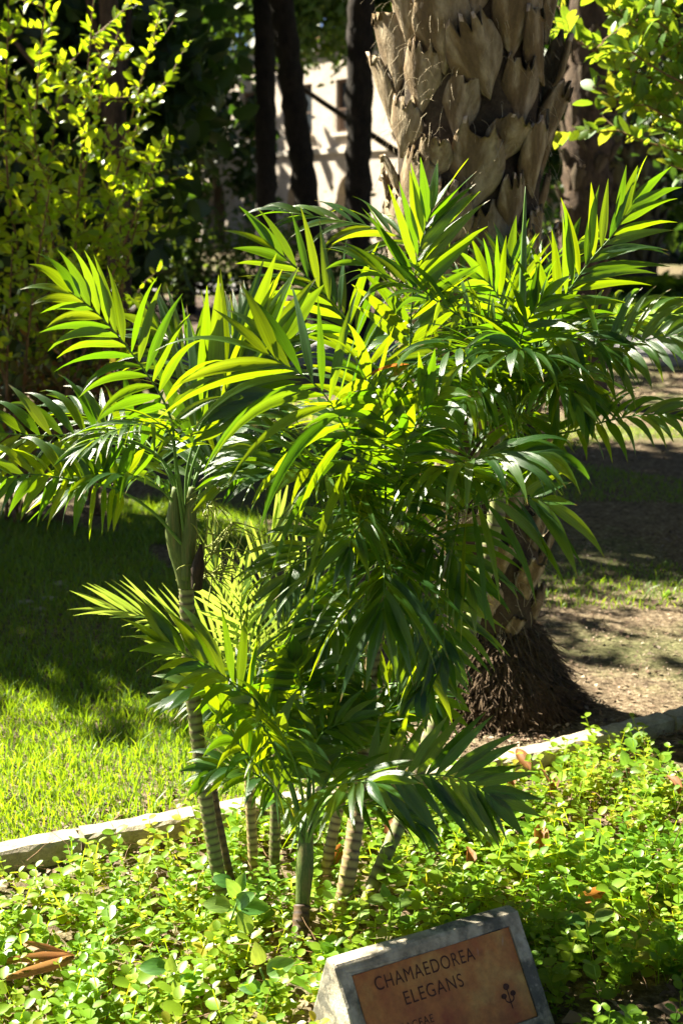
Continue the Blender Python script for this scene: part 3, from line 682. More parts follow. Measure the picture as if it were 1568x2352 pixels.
frond(D, [dc, (720, 1830, 2.82), (715, 1750, 2.84), (735, 1690, 2.84), (790, 1660, 2.82), (850, 1670, 2.8)], 7, .12, .034, (0, -.7, .7), .8, .45)

fill(D, (704, 1930, 2.82), [(80, 60, .32, 20), (170, 75, .40, 12), (120, 72, .42, 12)], L=.13)
# --- the thinner canes
def small(base, pts, r, mat, label, fronds, gap=.017):
    p = thing('parlour_palm', P(*base), label, 'palm', GRP); cane(p, [base]+pts, r, r*.9, mat, gap)
    for f in fronds: frond(p, **f)
    return p
small((585, 2040, 3.05), [(578, 1900, 3.07), (570, 1740, 3.08), (566, 1600, 3.08), (560, 1470, 3.1)], .0125, M_STEMB, 'straight yellowish cane of the clump left of centre in front of the kerb',
      [dict(pts=[(560, 1500, 3.1), (545, 1540, 3.05), (520, 1590, 3.0), (500, 1660, 3.0)], n=7, L=.14, Wd=.03, start=.3, droop=.6, nh=(0, -.7, .7)),
       dict(pts=[(562, 1500, 3.1), (600, 1520, 3.0), (650, 1560, 2.95), (690, 1610, 2.9)], n=7, L=.13, Wd=.036, start=.3, droop=.5, nh=(0, -.8, .6))])
small((628, 2050, 3.05), [(632, 1900, 3.08), (635, 1760, 3.1), (640, 1600, 3.12), (640, 1500, 3.15)], .0135, M_STEMG, 'greyish green cane of the clump just right of the straight yellowish one',
      [dict(pts=[(640, 1560, 3.15), (680, 1520, 3.15), (740, 1500, 3.1), (800, 1540, 3.05)], n=8, L=.15, Wd=.032, start=.3, droop=.6, nh=(0, -.7, .7)),
       dict(pts=[(640, 1530, 3.1), (700, 1520, 3.0), (760, 1560, 2.95), (800, 1620, 2.92)], n=7, L=.13, Wd=.034, start=.3, droop=.6, nh=(0, -.7, .7))])
small((548, 2100, 2.95), [(520, 1970, 2.97), (498, 1860, 2.98), (490, 1800, 2.99)], .009, M_STEMD, 'thin dead brown cane leaning against the tallest left palm', [], .02)
small((738, 2110, 3.0), [(752, 1980, 3.02), (772, 1880, 3.04), (800, 1760, 3.06)], .014, M_STEMB, 'short pale cane half hidden behind the low front palm', 
      [dict(pts=[(800, 1770, 3.06), (830, 1690, 3.05), (880, 1650, 3.02), (930, 1660, 3.0)], n=7, L=.12, Wd=.034, start=.3, droop=.6, nh=(0, -.8, .6)),
       dict(pts=[(800, 1770, 3.06), (800, 1690, 3.05), (770, 1640, 3.02), (720, 1640, 3.0)], n=7, L=.12, Wd=.03, start=.3, droop=.6, nh=(0, -.8, .6)),
       dict(pts=[(800, 1770, 3.06), (860, 1600, 3.1), (920, 1570, 3.05), (990, 1600, 3.0), (1040, 1650, 2.98)], n=8, L=.13, Wd=.038, start=.35, droop=.5, nh=(0, -.8, .6))])

# --- young date palm behind, narrow bright leaflets
E = thing('young_date_palm', G(600, 1660), 'bushy young date palm with narrow yellow green leaflets behind the left canes', 'palm')
dkw = dict(mat=M_DATE, rad=.0045, start=.22, ang=(46, 14), vee=.35, tipw=1, nseg=5)
def date(pts, n, L=.2, droop=.12, nh=(0, -.6, .7), **k): frond(E, pts, n, L, .0115, nh, droop, **{**dkw, **k})
date([(600, 1600, 3.85), (520, 1500, 3.75), (430, 1455, 3.65), (330, 1415, 3.55), (210, 1390, 3.5)], 20, .22)
date([(600, 1600, 3.85), (540, 1450, 3.75), (500, 1330, 3.7), (470, 1230, 3.7)], 18, .2)
date([(605, 1600, 3.85), (590, 1430, 3.8), (610, 1280, 3.75), (660, 1150, 3.75)], 20, .2)
date([(610, 1600, 3.85), (650, 1440, 3.8), (720, 1300, 3.75), (800, 1180, 3.7)], 20, .2)
date([(610, 1600, 3.85), (680, 1480, 3.75), (760, 1390, 3.65), (860, 1330, 3.6)], 18, .2)
date([(600, 1600, 3.85), (530, 1530, 3.7), (450, 1510, 3.6), (370, 1500, 3.5)], 16, .18)
date([(605, 1600, 3.85), (560, 1470, 3.7), (555, 1370, 3.6), (580, 1290, 3.55)], 16, .18)
date([(605, 1600, 3.85), (640, 1500, 3.65), (680, 1450, 3.5), (740, 1430, 3.4)], 16, .16)
mk('stump', *tube([G(600, 1665), G(600, 1665)+Vector((0, 0, .08)), G(600, 1665)+Vector((0, 0, .17))], [.06, .05, .03], 12, jit=.1), M_CORE, G(600, 1665), E)
print('leaflets', LCOUNT)

# ------------------------------------------------------------------ the sign
ZT = .185
sTL = G(808, 2240, ZT); sTR = G(1170, 2127, ZT); u = (sTR-sTL); PW = u.length; u.normalize()
hfw = Vector((u.y, -u.x, 0))
best = None
for ph in np.linspace(15, 80, 131):
    v = hfw*math.cos(math.radians(ph)) + Vector((0, 0, -math.sin(math.radians(ph))))
    for l in np.linspace(.08, .4, 81):
        x, y = proj(sTR+v*l); e = (x-1237)**2+(y-2332)**2
        if best is None or e < best[0]: best = (e, ph, l)
print('sign fit', best, PW)
vdir = hfw*math.cos(math.radians(best[1])) + Vector((0, 0, -math.sin(math.radians(best[1])))); PH = best[2]
nrm = u.cross(vdir)*-1
if nrm.z < 0: nrm = -nrm
sgn = thing('plant_label', (sTL+sTR)/2*1.0, 'concrete wedge plant label with copper brown plaque reading CHAMAEDOREA ELEGANS', 'sign')
so_ = (sTL+sTR)/2
def sp(a, b, h=0.): return sTL + u*(a*PW) + vdir*(b*PH) + nrm*h
rim = .088*PW/.39*1.0
rx = .085; ry = .15                                   # rim in plaque units
EXB = max(1.2, 0)                                     # lower rim
# front slab as a frame with inner edges; then the wedge body
o4 = [sp(-rx, -ry), sp(1+rx, -ry*.9), sp(1+rx*1.0, EXB), sp(-rx, EXB)]
i4 = [sp(0, 0), sp(1, 0), sp(1, 1.02), sp(0, 1.02)]
i4d = [p-nrm*.006 for p in i4]
def edge(a, b, n=22, j=.0016):
    return [a.lerp(b, k/n) + (Vector((random.gauss(0, j), random.gauss(0, j), random.gauss(0, j))) if 0 < k else Vector()) for k in range(n)]
# wedge: the back leans the other way
back = -hfw
tb = [o4[0]+back*.028+Vector((0, 0, .002)), o4[1]+back*.028+Vector((0, 0, .002))]
zb = -.05
fl = o4[3] + vdir*((o4[3].z-zb)/(-vdir.z)); fr = o4[2] + vdir*((o4[2].z-zb)/(-vdir.z))
bl = Vector(tb[0]) + back*.10; bl.z = zb; br = Vector(tb[1]) + back*.10; br.z = zb
import bmesh
bm = bmesh.new()
def bv(p): return bm.verts.new(p-so_)
vo_ = [bv(p) for p in o4]; vi_ = [bv(p) for p in i4]; vd_ = [bv(p) for p in i4d]
vfl, vfr, vbl, vbr, vtl, vtr = bv(fl), bv(fr), bv(bl), bv(br), bv(tb[0]), bv(tb[1])
for k in range(4):
    bm.faces.new((vo_[k], vo_[(k+1) % 4], vi_[(k+1) % 4], vi_[k])); bm.faces.new((vi_[k], vi_[(k+1) % 4], vd_[(k+1) % 4], vd_[k]))
bm.faces.new(vd_)
bm.faces.new((vo_[3], vo_[2], vfr, vfl)); bm.faces.new((vo_[0], vtl, vtr, vo_[1]))
bm.faces.new((vo_[0], vo_[3], vfl, vbl, vtl)); bm.faces.new((vo_[1], vtr, vbr, vfr, vo_[2]))
bm.faces.new((vtl, vbl, vbr, vtr)); bm.faces.new((vfl, vfr, vbr, vbl))
bmesh.ops.recalc_face_normals(bm, faces=bm.faces[:])
oe = [e for e in bm.edges if not (e.verts[0] in vi_+vd_ or e.verts[1] in vi_+vd_)]
bmesh.ops.bevel(bm, geom=oe, offset=.006, segments=2, affect='EDGES', profile=.6)
bmesh.ops.triangulate(bm, faces=[f for f in bm.faces if len(f.verts) > 4])
bmesh.ops.subdivide_edges(bm, edges=[e for e in bm.edges if e.calc_length() > .03], cuts=5, use_grid_fill=True)
for v_ in bm.verts:
    q = v_.co; h = math.sin(q.x*90+q.y*70)*math.sin(q.z*110+q.x*40); v_.co += Vector((random.gauss(0, .0006), random.gauss(0, .0006), random.gauss(0, .0006))) + nrm*(h*.0006)
me = bpy.data.meshes.new('concrete_block'); bm.to_mesh(me); bm.free(); me.materials.append(M_CONC)
link('concrete_block', me, so_, sgn)
pq = [sp(.006, .008, -.0035), sp(.994, .008, -.0035), sp(.994, 1.012, -.0035), sp(.006, 1.012, -.0035)]
pb = [p-nrm*.004 for p in pq]
plq = mk('plaque', pq+pb, [(0, 3, 2, 1), (4, 5, 6, 7), (0, 1, 5, 4), (1, 2, 6, 5), (2, 3, 7, 6), (3, 0, 4, 7)], M_PLAQUE, so_, sgn, smooth=False)
def text(s, a0, a1, b_base, cap, name='lettering'):
    cu = bpy.data.curves.new('t', 'FONT'); cu.body = s; cu.size = 1; cu.space_character = 1.12; cu.extrude = 0
    to = bpy.data.objects.new('t', cu); COL.objects.link(to); dg = bpy.context.evaluated_depsgraph_get()
    m2 = bpy.data.meshes.new_from_object(to.evaluated_get(dg)); bpy.data.objects.remove(to)
    X = np.array([v.co[:] for v in m2.vertices]); Fc = [tuple(p.vertices) for p in m2.polygons]; bpy.data.meshes.remove(m2)
    x0, x1, y0, y1 = X[:, 0].min(), X[:, 0].max(), X[:, 1].min(), X[:, 1].max()
    V = [sp(a0+(a1-a0)*(x-x0)/(x1-x0), b_base-cap*(y-y0)/(y1-y0), -.0028) for x, y, _ in X]
    mk(name, V, Fc, M_INK, so_, plq, smooth=False)
text('CHAMAEDOREA', .115, .735, .235, .145)
text('ELEGANS', .255, .62, .465, .145)
text('ARECACEAE', .075, .385, .715, .085)
# emblem: a stem with one bud on top and two on curved arms
EV = []; EF = []
ar = PW/PH
def disc(a, b, ra, rb, n=18):
    s = len(EV); EV.append(sp(a, b, -.0027)); 
    for k in range(n): EV.append(sp(a+ra*math.cos(k*6.2832/n), b+rb*math.sin(k*6.2832/n), -.0027))
    for k in range(n): EF.append((s, s+1+k, s+1+(k+1) % n))
def stroke(pts, w):
    for (a, b), (c, d) in zip(pts[:-1], pts[1:]):
        dx, dy = (c-a), (d-b)/ar; l = math.hypot(dx, dy)+1e-9; px, py = -dy/l*w, dx/l*w*ar; s = len(EV)
        EV.extend([sp(a+px, b+py, -.0027), sp(c+px, d+py, -.0027), sp(c-px, d-py, -.0027), sp(a-px, b-py, -.0027)]); EF.append((s, s+1, s+2, s+3))
disc(.863, .61, .020, .036); disc(.832, .70, .018, .030); disc(.892, .695, .018, .030)
stroke([(.863, .63), (.862, .85)], .0036)
arc = [(.862+.027*math.cos(t), .735+.045*math.sin(t)) for t in np.linspace(math.pi, 0, 12)]
stroke([(.834, .70)]+arc+[(.89, .695)], .0036)
mk('emblem', EV, EF, M_INK, so_, plq, smooth=False)

# ------------------------------------------------------------------ ground cover in the bed
def in_sign(x, y):
    return ((x-so_.x)*u.x + (y-so_.y)*u.y > -.24) & ((x-so_.x)*u.x + (y-so_.y)*u.y < .24) & ((x-so_.x)*hfw.x + (y-so_.y)*hfw.y > -.15) & ((x-so_.x)*hfw.x+(y-so_.y)*hfw.y < .4)
def sprig(seed, tall=.075, n=4, ls=.024):
    r = random.Random(seed); L = []
    lean = Vector((r.gauss(0, .3), r.gauss(0, .3), 1)).normalized()
    Ms = []; Ts = []
    for k in range(n):
        h = tall*(.35+.65*k/(n-1)); a0 = k*1.57+r.uniform(-.3, .3)
        for s in (0, math.pi):
            a = a0+s; el = r.uniform(-.05, .5)+(.35 if k == n-1 else 0); d = np.array([[math.cos(a)*math.cos(el), math.sin(a)*math.cos(el), math.sin(el)]])
            sz = ls*(1.15-.45*k/(n-1))*r.uniform(.75, 1.25); Ms.append(rot_basis(d, np.array([[r.gauss(0, .2), r.gauss(0, .2), 1.]]), np.array([sz]))[0])
            Ts.append(np.array(lean*h)+d[0]*sz*.12)
    tV, tF, tU = LT_ROUND
    v, f, uu, _ = scatter(tV, tF, tU, np.array(Ms), np.array(Ts))
    # stem
    w = .0012; b = np.array([(-w, 0, 0), (w, 0, 0), tuple(lean*tall+Vector((w, 0, 0))), tuple(lean*tall-Vector((w, 0, 0)))])
    f2 = np.array([(0, 1, 2, 3)])+len(v)
    return np.concatenate([v, b]), np.concatenate([f, f2]), np.concatenate([uu, np.full((4, 2), .5)])
def vnoise(x, y, s, seed=0):
    rs = np.random.default_rng(seed); ph = rs.random(8)*6.28; k = rs.normal(size=(8, 2))*s; v = 0
    for i in range(8): v = v + np.sin(x*k[i, 0]+y*k[i, 1]+ph[i])
    return v/8
def ground_cover():
    L = []
    n = 8200; x = rng.uniform(-1.25, 1.75, n); y = rng.uniform(1.95, 4.6, n)
    ky = kerb_y(x)
    keep = (y < ky-.015) & (vnoise(x, y, 7, 3) > -.24) & ~in_sign(x, y)
    keep &= ~((y > ky-.12) & (rng.random(n) < .45))
    keep &= ~((np.abs(x+.0) < .18) & (np.abs(y-2.9) < .25) & (rng.random(n) < .55))
    x, y = x[keep], y[keep]; idx = rng.integers(0, 8, len(x))
    for k in range(8):
        s = idx == k; m = int(s.sum())
        tV, tF, tU = sprig(500+k, .05+.008*k, 3+(k % 2), .0165+.0012*k)
        a = rng.uniform(0, 6.28, m); sc = rng.uniform(.5, 1.3, m)*(1+.35*vnoise(x[s], y[s], 3, 5))
        c, si = np.cos(a), np.sin(a); M = np.zeros((m, 3, 3)); M[:, 0, 0] = c; M[:, 0, 1] = -si; M[:, 1, 0] = si; M[:, 1, 1] = c; M[:, 2, 2] = 1
        M *= sc[:, None, None]; T = np.stack([x[s], y[s], np.full(m, -.002)], 1)
        R = np.clip(.45+.3*vnoise(x[s], y[s], 5, 9)+rng.normal(0, .22, m), 0, 1)
        L.append(scatter(tV, tF, tU, M, T, R))
    for k in range(3):
        n2 = 190; x = rng.uniform(-1.2, 1.6, n2); y = rng.uniform(2.0, 4.2, n2); q = (y < kerb_y(x)-.05) & ~in_sign(x, y); x, y = x[q], y[q]; m = len(x)
        tV, tF, tU = sprig(700+k, .085, 3, .034); M = np.zeros((m, 3, 3)); a = rng.uniform(0, 6.28, m); M[:, 0, 0] = np.cos(a); M[:, 0, 1] = -np.sin(a); M[:, 1, 0] = np.sin(a); M[:, 1, 1] = np.cos(a); M[:, 2, 2] = 1
        M *= rng.uniform(.7, 1.2, m)[:, None, None]; L.append(scatter(tV, tF, tU, M, np.stack([x, y, np.zeros(m)], 1), rng.uniform(0, .7, m)))
    V, Fc, U, R = cat_sc(L)
    tag(mk('ground_cover', V, Fc, M_COVER, uv=U, rnd=R), 'low light green ground cover with small round leaves filling the bed', 'ground cover', kind='stuff')
ground_cover()
def litter(name, n, xr, yr, size, label, mask=None, zoff=.006, mat=None, Rr=(0, 1)):
    x = rng.uniform(*xr, n); y = rng.uniform(*yr, n)
    if mask is not None:
        k = mask(x, y); x, y = x[k], y[k]
    m = len(x); d = rng.normal(size=(m, 3)); d[:, 2] *= .3; nn = np.stack([rng.normal(0, .35, m), rng.normal(0, .35, m), np.ones(m)], 1)
    sz = rng.lognormal(0, .45, m)*size; M = rot_basis(d, nn, np.stack([sz*rng.uniform(.5, 1.3, m), sz, sz], 1))
    V, Fc, U, R = scatter(*LT_LOW, M, np.stack([x, y, gz(x, y)+zoff+rng.random(m)*.008], 1), rng.uniform(*Rr, m))
    return tag(mk(name, V, Fc, mat or M_LITTER, uv=U, rnd=R), label, 'leaf litter', kind='stuff')
litter('bed_litter', 12000, (-1.3, 1.9), (1.9, 4.5), .018, 'brown dead leaf scraps between the ground cover plants', lambda x, y: (y < kerb_y(x)) & ~in_sign(x, y), zoff=.01)
litter('yard_litter', 22000, (-.35, 2.6), (3.5, 6.6), .0085, 'pale specks and dead scraps on the trodden earth by the thick trunk', lambda x, y: (y > kerb_y(x)+.08))
litter('kerb_litter', 9000, (-1.4, .6), (2.85, 4.4), .015, 'reddish brown litter along the back of the kerb', lambda x, y: (y > kerb_y(x)+.085) & (y < kerb_y(x)+.2+.1*np.sin(x*9)+ (x > -.25)*.5))
litter('path_litter', 9000, (-5, 5), (8.5, 13.5), .028, 'fallen leaves scattered on the dark soil in front of the path', lambda x, y: (vnoise(x, y, 1.2, 2) > -.15))

def twigf():
    while True:
        x = random.uniform(-1.2, 1.4); y = random.uniform(2.1, 4.0)
        if y < float(kerb_y(x))-.03 and not bool(in_sign(x, y)): break
    a = random.uniform(0, 6.28); p = Vector((x, y, random.uniform(.01, .07))); L = random.uniform(.03, .12); d = Vector((math.cos(a), math.sin(a), random.uniform(-.2, .6))); pts = [p]
    for k in range(3): d += Vector((random.gauss(0, .2), random.gauss(0, .2), random.gauss(0, .2))); pts.append(pts[-1]+d.normalized()*L/3)
    return pts, random.uniform(.0006, .0018)
tag(fibres(900, twigf, 'fallen_twigs', M_TWIG, None, (0, 0, 0)), 'thin brown stems and twigs tangled in the ground cover', 'twigs')
# ------------------------------------------------------------------ grass
def grass(name, n, xr, yr, h, label, mask, w=.0021, lean=.35):
    x = rng.uniform(*xr, n); y = rng.uniform(*yr, n); k = mask(x, y); x, y = x[k], y[k]; m = len(x)
    a = rng.uniform(0, 6.28, m); hh = h*rng.lognormal(0, .35, m)*(1+.5*vnoise(x, y, 4, 11)); ln = rng.normal(0, lean, m); ln2 = rng.normal(0, lean, m)
    ca, sa = np.cos(a), np.sin(a); ww = w*rng.uniform(.7, 1.4, m)
    z0 = gz(x, y)-.004
    def pt(t, s, bend): 
        return np.stack([x+ln*hh*bend + ca*ww*s, y+ln2*hh*bend + sa*ww*s, z0+hh*t], 1)
    V = np.stack([pt(0, -1, 0), pt(0, 1, 0), pt(.55, .75, .4), pt(.55, -.75, .4), pt(.92, .06, 1.15), pt(.92, -.06, 1.15)], 1).reshape(-1, 3)
    tf = np.array([(0, 1, 2, 3), (3, 2, 4, 5)]); Fc = (tf[None]+(np.arange(m)*6)[:, None, None]).reshape(-1, 4)
    R = np.clip(.4+.35*vnoise(x, y, 3, 4)+rng.normal(0, .2, m), 0, 1)
    return tag(mk(name, V, Fc, M_GRASS, rnd=np.repeat(R, 6)), label, 'grass', kind='stuff')
grass('lawn_grass', 140000, (-2.3, .2), (2.9, 7.6), .030, 'lush green lawn grass beyond the kerb at left', 
      lambda x, y: (y > kerb_y(x)+.13+.035*np.sin(x*9)) & (x < -.05-.12*(y-4)) & (vnoise(x, y, 2.2, 21) > -.5) & (y < 7.2+.2*np.sin(x*5)))
grass('sparse_grass', 48000, (-.4, 3.2), (4.9, 9.8), .022, 'thin short grass on the shaded earth right of the thick trunk',
      lambda x, y: (vnoise(x, y, 1.6, 31) > -.2) & ~((y < 5.3) & (x < 1.6)), .0026)
grass('middle_grass', 30000, (-2.2, 3.6), (7.6, 11.6), .035, 'sunlit patch of grass seen between the fronds',
      lambda x, y: (vnoise(x, y, .8, 41)+.35*np.exp(-((x+.2)**2/2+(y-9.7)**2/1.5)) > .02), .005)
grass('far_grass', 34000, (2.4, 11), (17.0, 28.5), .05, 'bright grass of the far sunlit lawn at right', lambda x, y: x > 2.3+.1*(y-17), .012)

# ------------------------------------------------------------------ broad leaved seedlings, dead leaves, stones
def broad_plant(base, leaves, label, col=M_BROAD, h=.12):
    b = Vector(base); t = thing('broad_leaved_plant', b, label, 'plant', 'broad leaved weeds among the ground cover')
    top = b+Vector((random.gauss(0, .02), random.gauss(0, .02), h)); C = spline([b, b.lerp(top, .5)+Vector((.006, 0, 0)), top], 8)
    mk('stem', *tube(C, .0022, 5), M_RACHIS, b, t)
    for (dx, dy, L) in leaves:
        p = C[random.randint(4, 7)]; e = math.atan2(dy, dx)
        L *= .78; d = Vector((dx, random.uniform(-.5, .2), dy)).normalized(); n = Vector((random.gauss(0, .3), -.7, .8))
        mt = rot_basis(np.array([d[:]]), np.array([n[:]]), np.array([[L*1.05, L, L]]))[0]
        tV, tF, tU = leaf_tpl(.62, .2, -.28, ts=(0, .12, .32, .55, .78, .93, 1), ws=(.12, .7, 1, .95, .62, .25, .03))
        V = tV @ mt.T + np.array(p+d*.01); 
        mk('leaf', V, [tuple(int(i) for i in q) for q in tF], col, p, t, uv=tU)
    return t
broad_plant(G(480, 2210), [(-1, .3, .075), (-.6, -.5, .08), (.5, .7, .07), (1, .1, .08), (.5, -.6, .07), (-.3, .9, .06), (.1, -1, .07)], 'pale broad leaved weed left of the canes at the bottom', h=.13)
broad_plant(G(380, 2330), [(-1, .2, .07), (.8, .4, .065), (.3, -1, .075), (-.4, -.8, .07), (0, .9, .05)], 'broad leaved weed lowest in the bed, under the pale one', h=.10)
broad_plant(G(620, 2340), [(-1, .2, .06), (.8, .5, .075), (.4, -.9, .07), (-.6, -.6, .07), (-.1, .9, .06)], 'dark broad leaved weed touching the left face of the plant label', h=.12)
broad_plant(G(560, 2130), [(-1, .5, .06), (.9, .3, .06), (.2, .9, .055), (.5, -.6, .06), (-.5, -.4, .06)], 'whitish broad leaved weed at the foot of the yellowish cane', h=.12)
broad_plant(G(880, 2170), [(-1, .1, .055), (.8, .3, .055), (.2, -.9, .06), (-.4, .8, .05)], 'dark broad leaved weed just behind the plant label', h=.09)
broad_plant(G(1345, 2010), [(-1, .25, .09), (1, -.3, .07), (.1, .8, .06), (.6, -.8, .05)], 'weed with one big yellow leaf standing right of the plant label', h=.11)
broad_plant(G(1440, 1830), [(-.2, 1, .055), (.8, .4, .045), (-.8, -.1, .04), (.5, -.5, .04)], 'upright light green weed near the right end of the kerb', h=.09)
broad_plant(G(1370, 2200), [(-1, .2, .06), (.8, .4, .055), (.3, -.9, .05), (-.3, .8, .05), (.1, -.2, .06)], 'broad leaved weed close to the right edge of the plant label', h=.09)
def dead_leaf(px, L, yaw, label, name='dead_leaf', n=1, up=.6, mat=M_DRYLEAF, hgt=.055, cat='dead leaf'):
    b = G(*px)+Vector((0, 0, hgt)); t = None
    for k in range(n):
        a = yaw+k*.7; d = Vector((math.cos(a), math.sin(a)*.6, up*(1 if n == 1 else .3-.3*k))).normalized()
        mt = rot_basis(np.array([d[:]]), np.array([[random.gauss(0, .4), -.9, .6]]), np.array([[L, L, L*1.5]]))[0]
        tV, tF, tU = leaf_tpl(.42 if n == 1 else .15, .55, -.25, ts=(0, .15, .4, .65, .85, 1), ws=(.15, .7, 1, .9, .5, .05))
        V = tV @ mt.T + np.array(b) + rng.normal(0, .0012, tV.shape)
        o = mk(name, V, [tuple(int(i) for i in q) for q in tF], mat, b, t, uv=tU)
        if t is None: t = tag(o, label, cat, 'dry orange leaves in the bed')
    return t
dead_leaf((1215, 1812), .075, 2.0, 'orange dead leaf standing highest at the tip of the low right frond')
dead_leaf((1262, 1870), .08, 1.6, 'orange dead leaf just below the tip of the low right frond')
dead_leaf((1160, 1868), .06, 1.2, 'small orange dead leaf behind the low right frond')
dead_leaf((1238, 2010), .085, 1.5, 'brown orange curled dead leaf upright in the bed above the plant label')
dead_leaf((1070, 2050), .065, 1.4, 'narrow orange dead leaf between the label and the low right frond')
dead_leaf((1320, 2120), .075, .3, 'flat orange dead leaf behind the weed with the yellow leaf', up=.2)
dead_leaf((1555, 1870), .065, 1.8, 'orange dead leaf at the right edge of the bed')
dead_leaf((905, 1985), .07, 1.7, 'rust brown dead leaf beside the leaning green cane')
dead_leaf((760, 2040), .065, 1.1, 'rust brown dead leaf at the foot of the low front palm')
dead_leaf((175, 2275), .15, 2.6, 'long split tan dead palm leaf lying in the bed at bottom left', n=3, up=.1, hgt=.075, mat=M_TAN)
dead_leaf((1520, 1378), .06, .8, 'curled yellow leaf on the shaded grass at right', mat=M_BROAD, up=.3, hgt=.01)
def stone(p, s, label):
    V = []; Fc = []; n = 8; m = 6; b = G(*p)
    for j in range(m+1):
        th = math.pi*j/m
        for k in range(n):
            ph = 2*math.pi*k/n; r = s*(1+random.uniform(-.18, .18)); V.append((b.x+r*math.sin(th)*math.cos(ph)*1.3, b.y+r*math.sin(th)*math.sin(ph), b.z+r*.4*math.cos(th)+s*.2))
    for j in range(m):
        for k in range(n): Fc.append((j*n+k, j*n+(k+1) % n, (j+1)*n+(k+1) % n, (j+1)*n+k))
    tag(mk('stone', V, Fc, M_KERB, b), label, 'stone', 'small pale stones at the edge of the lawn')
stone((60, 1385), .022, 'leftmost small pale stone on the bare patch of the left lawn')
stone((115, 1378), .026, 'middle pale stone on the bare patch of the left lawn')
stone((140, 1345), .03, 'largest pinkish stone at the right of the bare lawn patch')
stone((95, 1402), .02, 'tiny pale stone nearest to us on the left lawn')

# ------------------------------------------------------------------ shrubs and trees
def leafy(parent, name, mat, tpl, pos, axis, size, origin, rnd=None, nrm=None):
    m = len(pos); nn = nrm if nrm is not None else rng.normal(size=(m, 3))
    V, Fc, U, R = scatter(*tpl, rot_basis(axis, nn, size), pos, rnd)
    o = mk(name, V, Fc, mat, origin, parent, uv=U, rnd=R); o['kind'] = 'stuff'; return o
def shrub(name, label, cat, base, stems, leaf_mat, single_mat, lsize, tpl, per, wood, group=None, branch=(7, .28), singles=300, lower=None, up=.3):
    """stems: list of (points in the place, radius). twigs leave each stem; leaf pairs sit on every twig"""
    t = thing(name, base, label, cat, group); pos = []; ax = []; wparts = []
    for pts, r in stems:
        C = spline(pts, 30); wparts.append(tube(C, [r*(1-.75*i/29) for i in range(30)], 6, jit=.05))
        tw = []
        for k in range(int(branch[0]*sum((C[i+1]-C[i]).length for i in range(29))/.3)):
            j = random.randint(6, 29); p = C[j]; a = random.uniform(0, 6.28); d = Vector((math.cos(a), math.sin(a), random.uniform(-.1, .9))).normalized()
            L = branch[1]*random.uniform(.5, 1.3); q = [p]
            for s in range(4): q.append(q[-1]+d*L/4); d = (d+Vector((random.gauss(0, .15), random.gauss(0, .15), random.gauss(.05, .1)))).normalized()
            wparts.append(tube(q, [.003, .0026, .002, .0015, .001], 3, cap=False)); tw.append(spline(q, 12))
        tw.append(C[10:])
        for q in tw:
            m = len(q); n_ = max(4, int(per*sum((q[i+1]-q[i]).length for i in range(m-1))))
            for i in range(n_):
                x = (i+.5)/n_*(m-1); j = min(m-2, int(x)); p = q[j].lerp(q[j+1], x-j); T = (q[j+1]-q[j]).normalized()
                a = Vector((random.gauss(0, 1), random.gauss(0, 1), random.gauss(0, 1))).cross(T).normalized()
                d = (a + T*.6 + Vector((0, 0, up))).normalized(); pos.append(p[:]); ax.append(d[:])
    V, Fc = merge(wparts); mk('branches', V, Fc, wood, base, t)
    pos = np.array(pos); ax = np.array(ax); m = len(pos); size = lsize*rng.uniform(.55, 1.25, m)
    sel = np.zeros(m, bool)
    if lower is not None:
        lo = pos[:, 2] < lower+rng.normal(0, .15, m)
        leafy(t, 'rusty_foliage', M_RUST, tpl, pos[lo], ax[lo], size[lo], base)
        pos, ax, size = pos[~lo], ax[~lo], size[~lo]; m = len(pos)
    # the nearest leaves inside the picture are single parts
    c, s = math.cos(PITCH), math.sin(PITCH); dz = pos[:, 2]-CAMH; f = pos[:, 1]*c-dz*s; X = 784+F*pos[:, 0]/f; Yp = 1176-F*(pos[:, 1]*s+dz*c)/f
    inside = (X > 0) & (X < 1568) & (Yp > 0) & (Yp < 2352)
    score = np.where(inside, size/pos[:, 1], 0); idx = np.argsort(-score)[:singles]; sel = np.zeros(m, bool); sel[idx] = True
    meshes = []
    for k in range(4):
        tv, tf, tu = tpl; tv = tv*np.array([1+.1*(k-1.5), 1, 1+.6*(k-1.5)])
        me = bpy.data.meshes.new('leaf'); me.from_pydata(tv.tolist(), [], [tuple(int(i) for i in q) for q in tf]); l = me.uv_layers.new(name='UVMap')
        for lp in me.loops: l.data[lp.index].uv = tu[lp.vertex_index]
        me.polygons.foreach_set('use_smooth', np.array([True]*len(me.polygons))); me.materials.append(single_mat); meshes.append(me)
    B_ = rot_basis(ax[sel], rng.normal(size=(int(sel.sum()), 3))*.6+np.array([0, -.3, .8]), np.ones(int(sel.sum())))
    for p_, b_, s_ in zip(pos[sel], B_, size[sel]):
        o = link('leaf', random.choice(meshes), p_, t); o.rotation_mode = 'QUATERNION'; o.rotation_quaternion = Matrix(b_.tolist()).to_quaternion(); o.scale = (s_, s_, s_)
    leafy(t, 'foliage', leaf_mat, tpl, pos[~sel], ax[~sel], size[~sel], base, nrm=rng.normal(size=(int((~sel).sum()), 3))*.6+np.array([0, -.3, .8]))
    return t
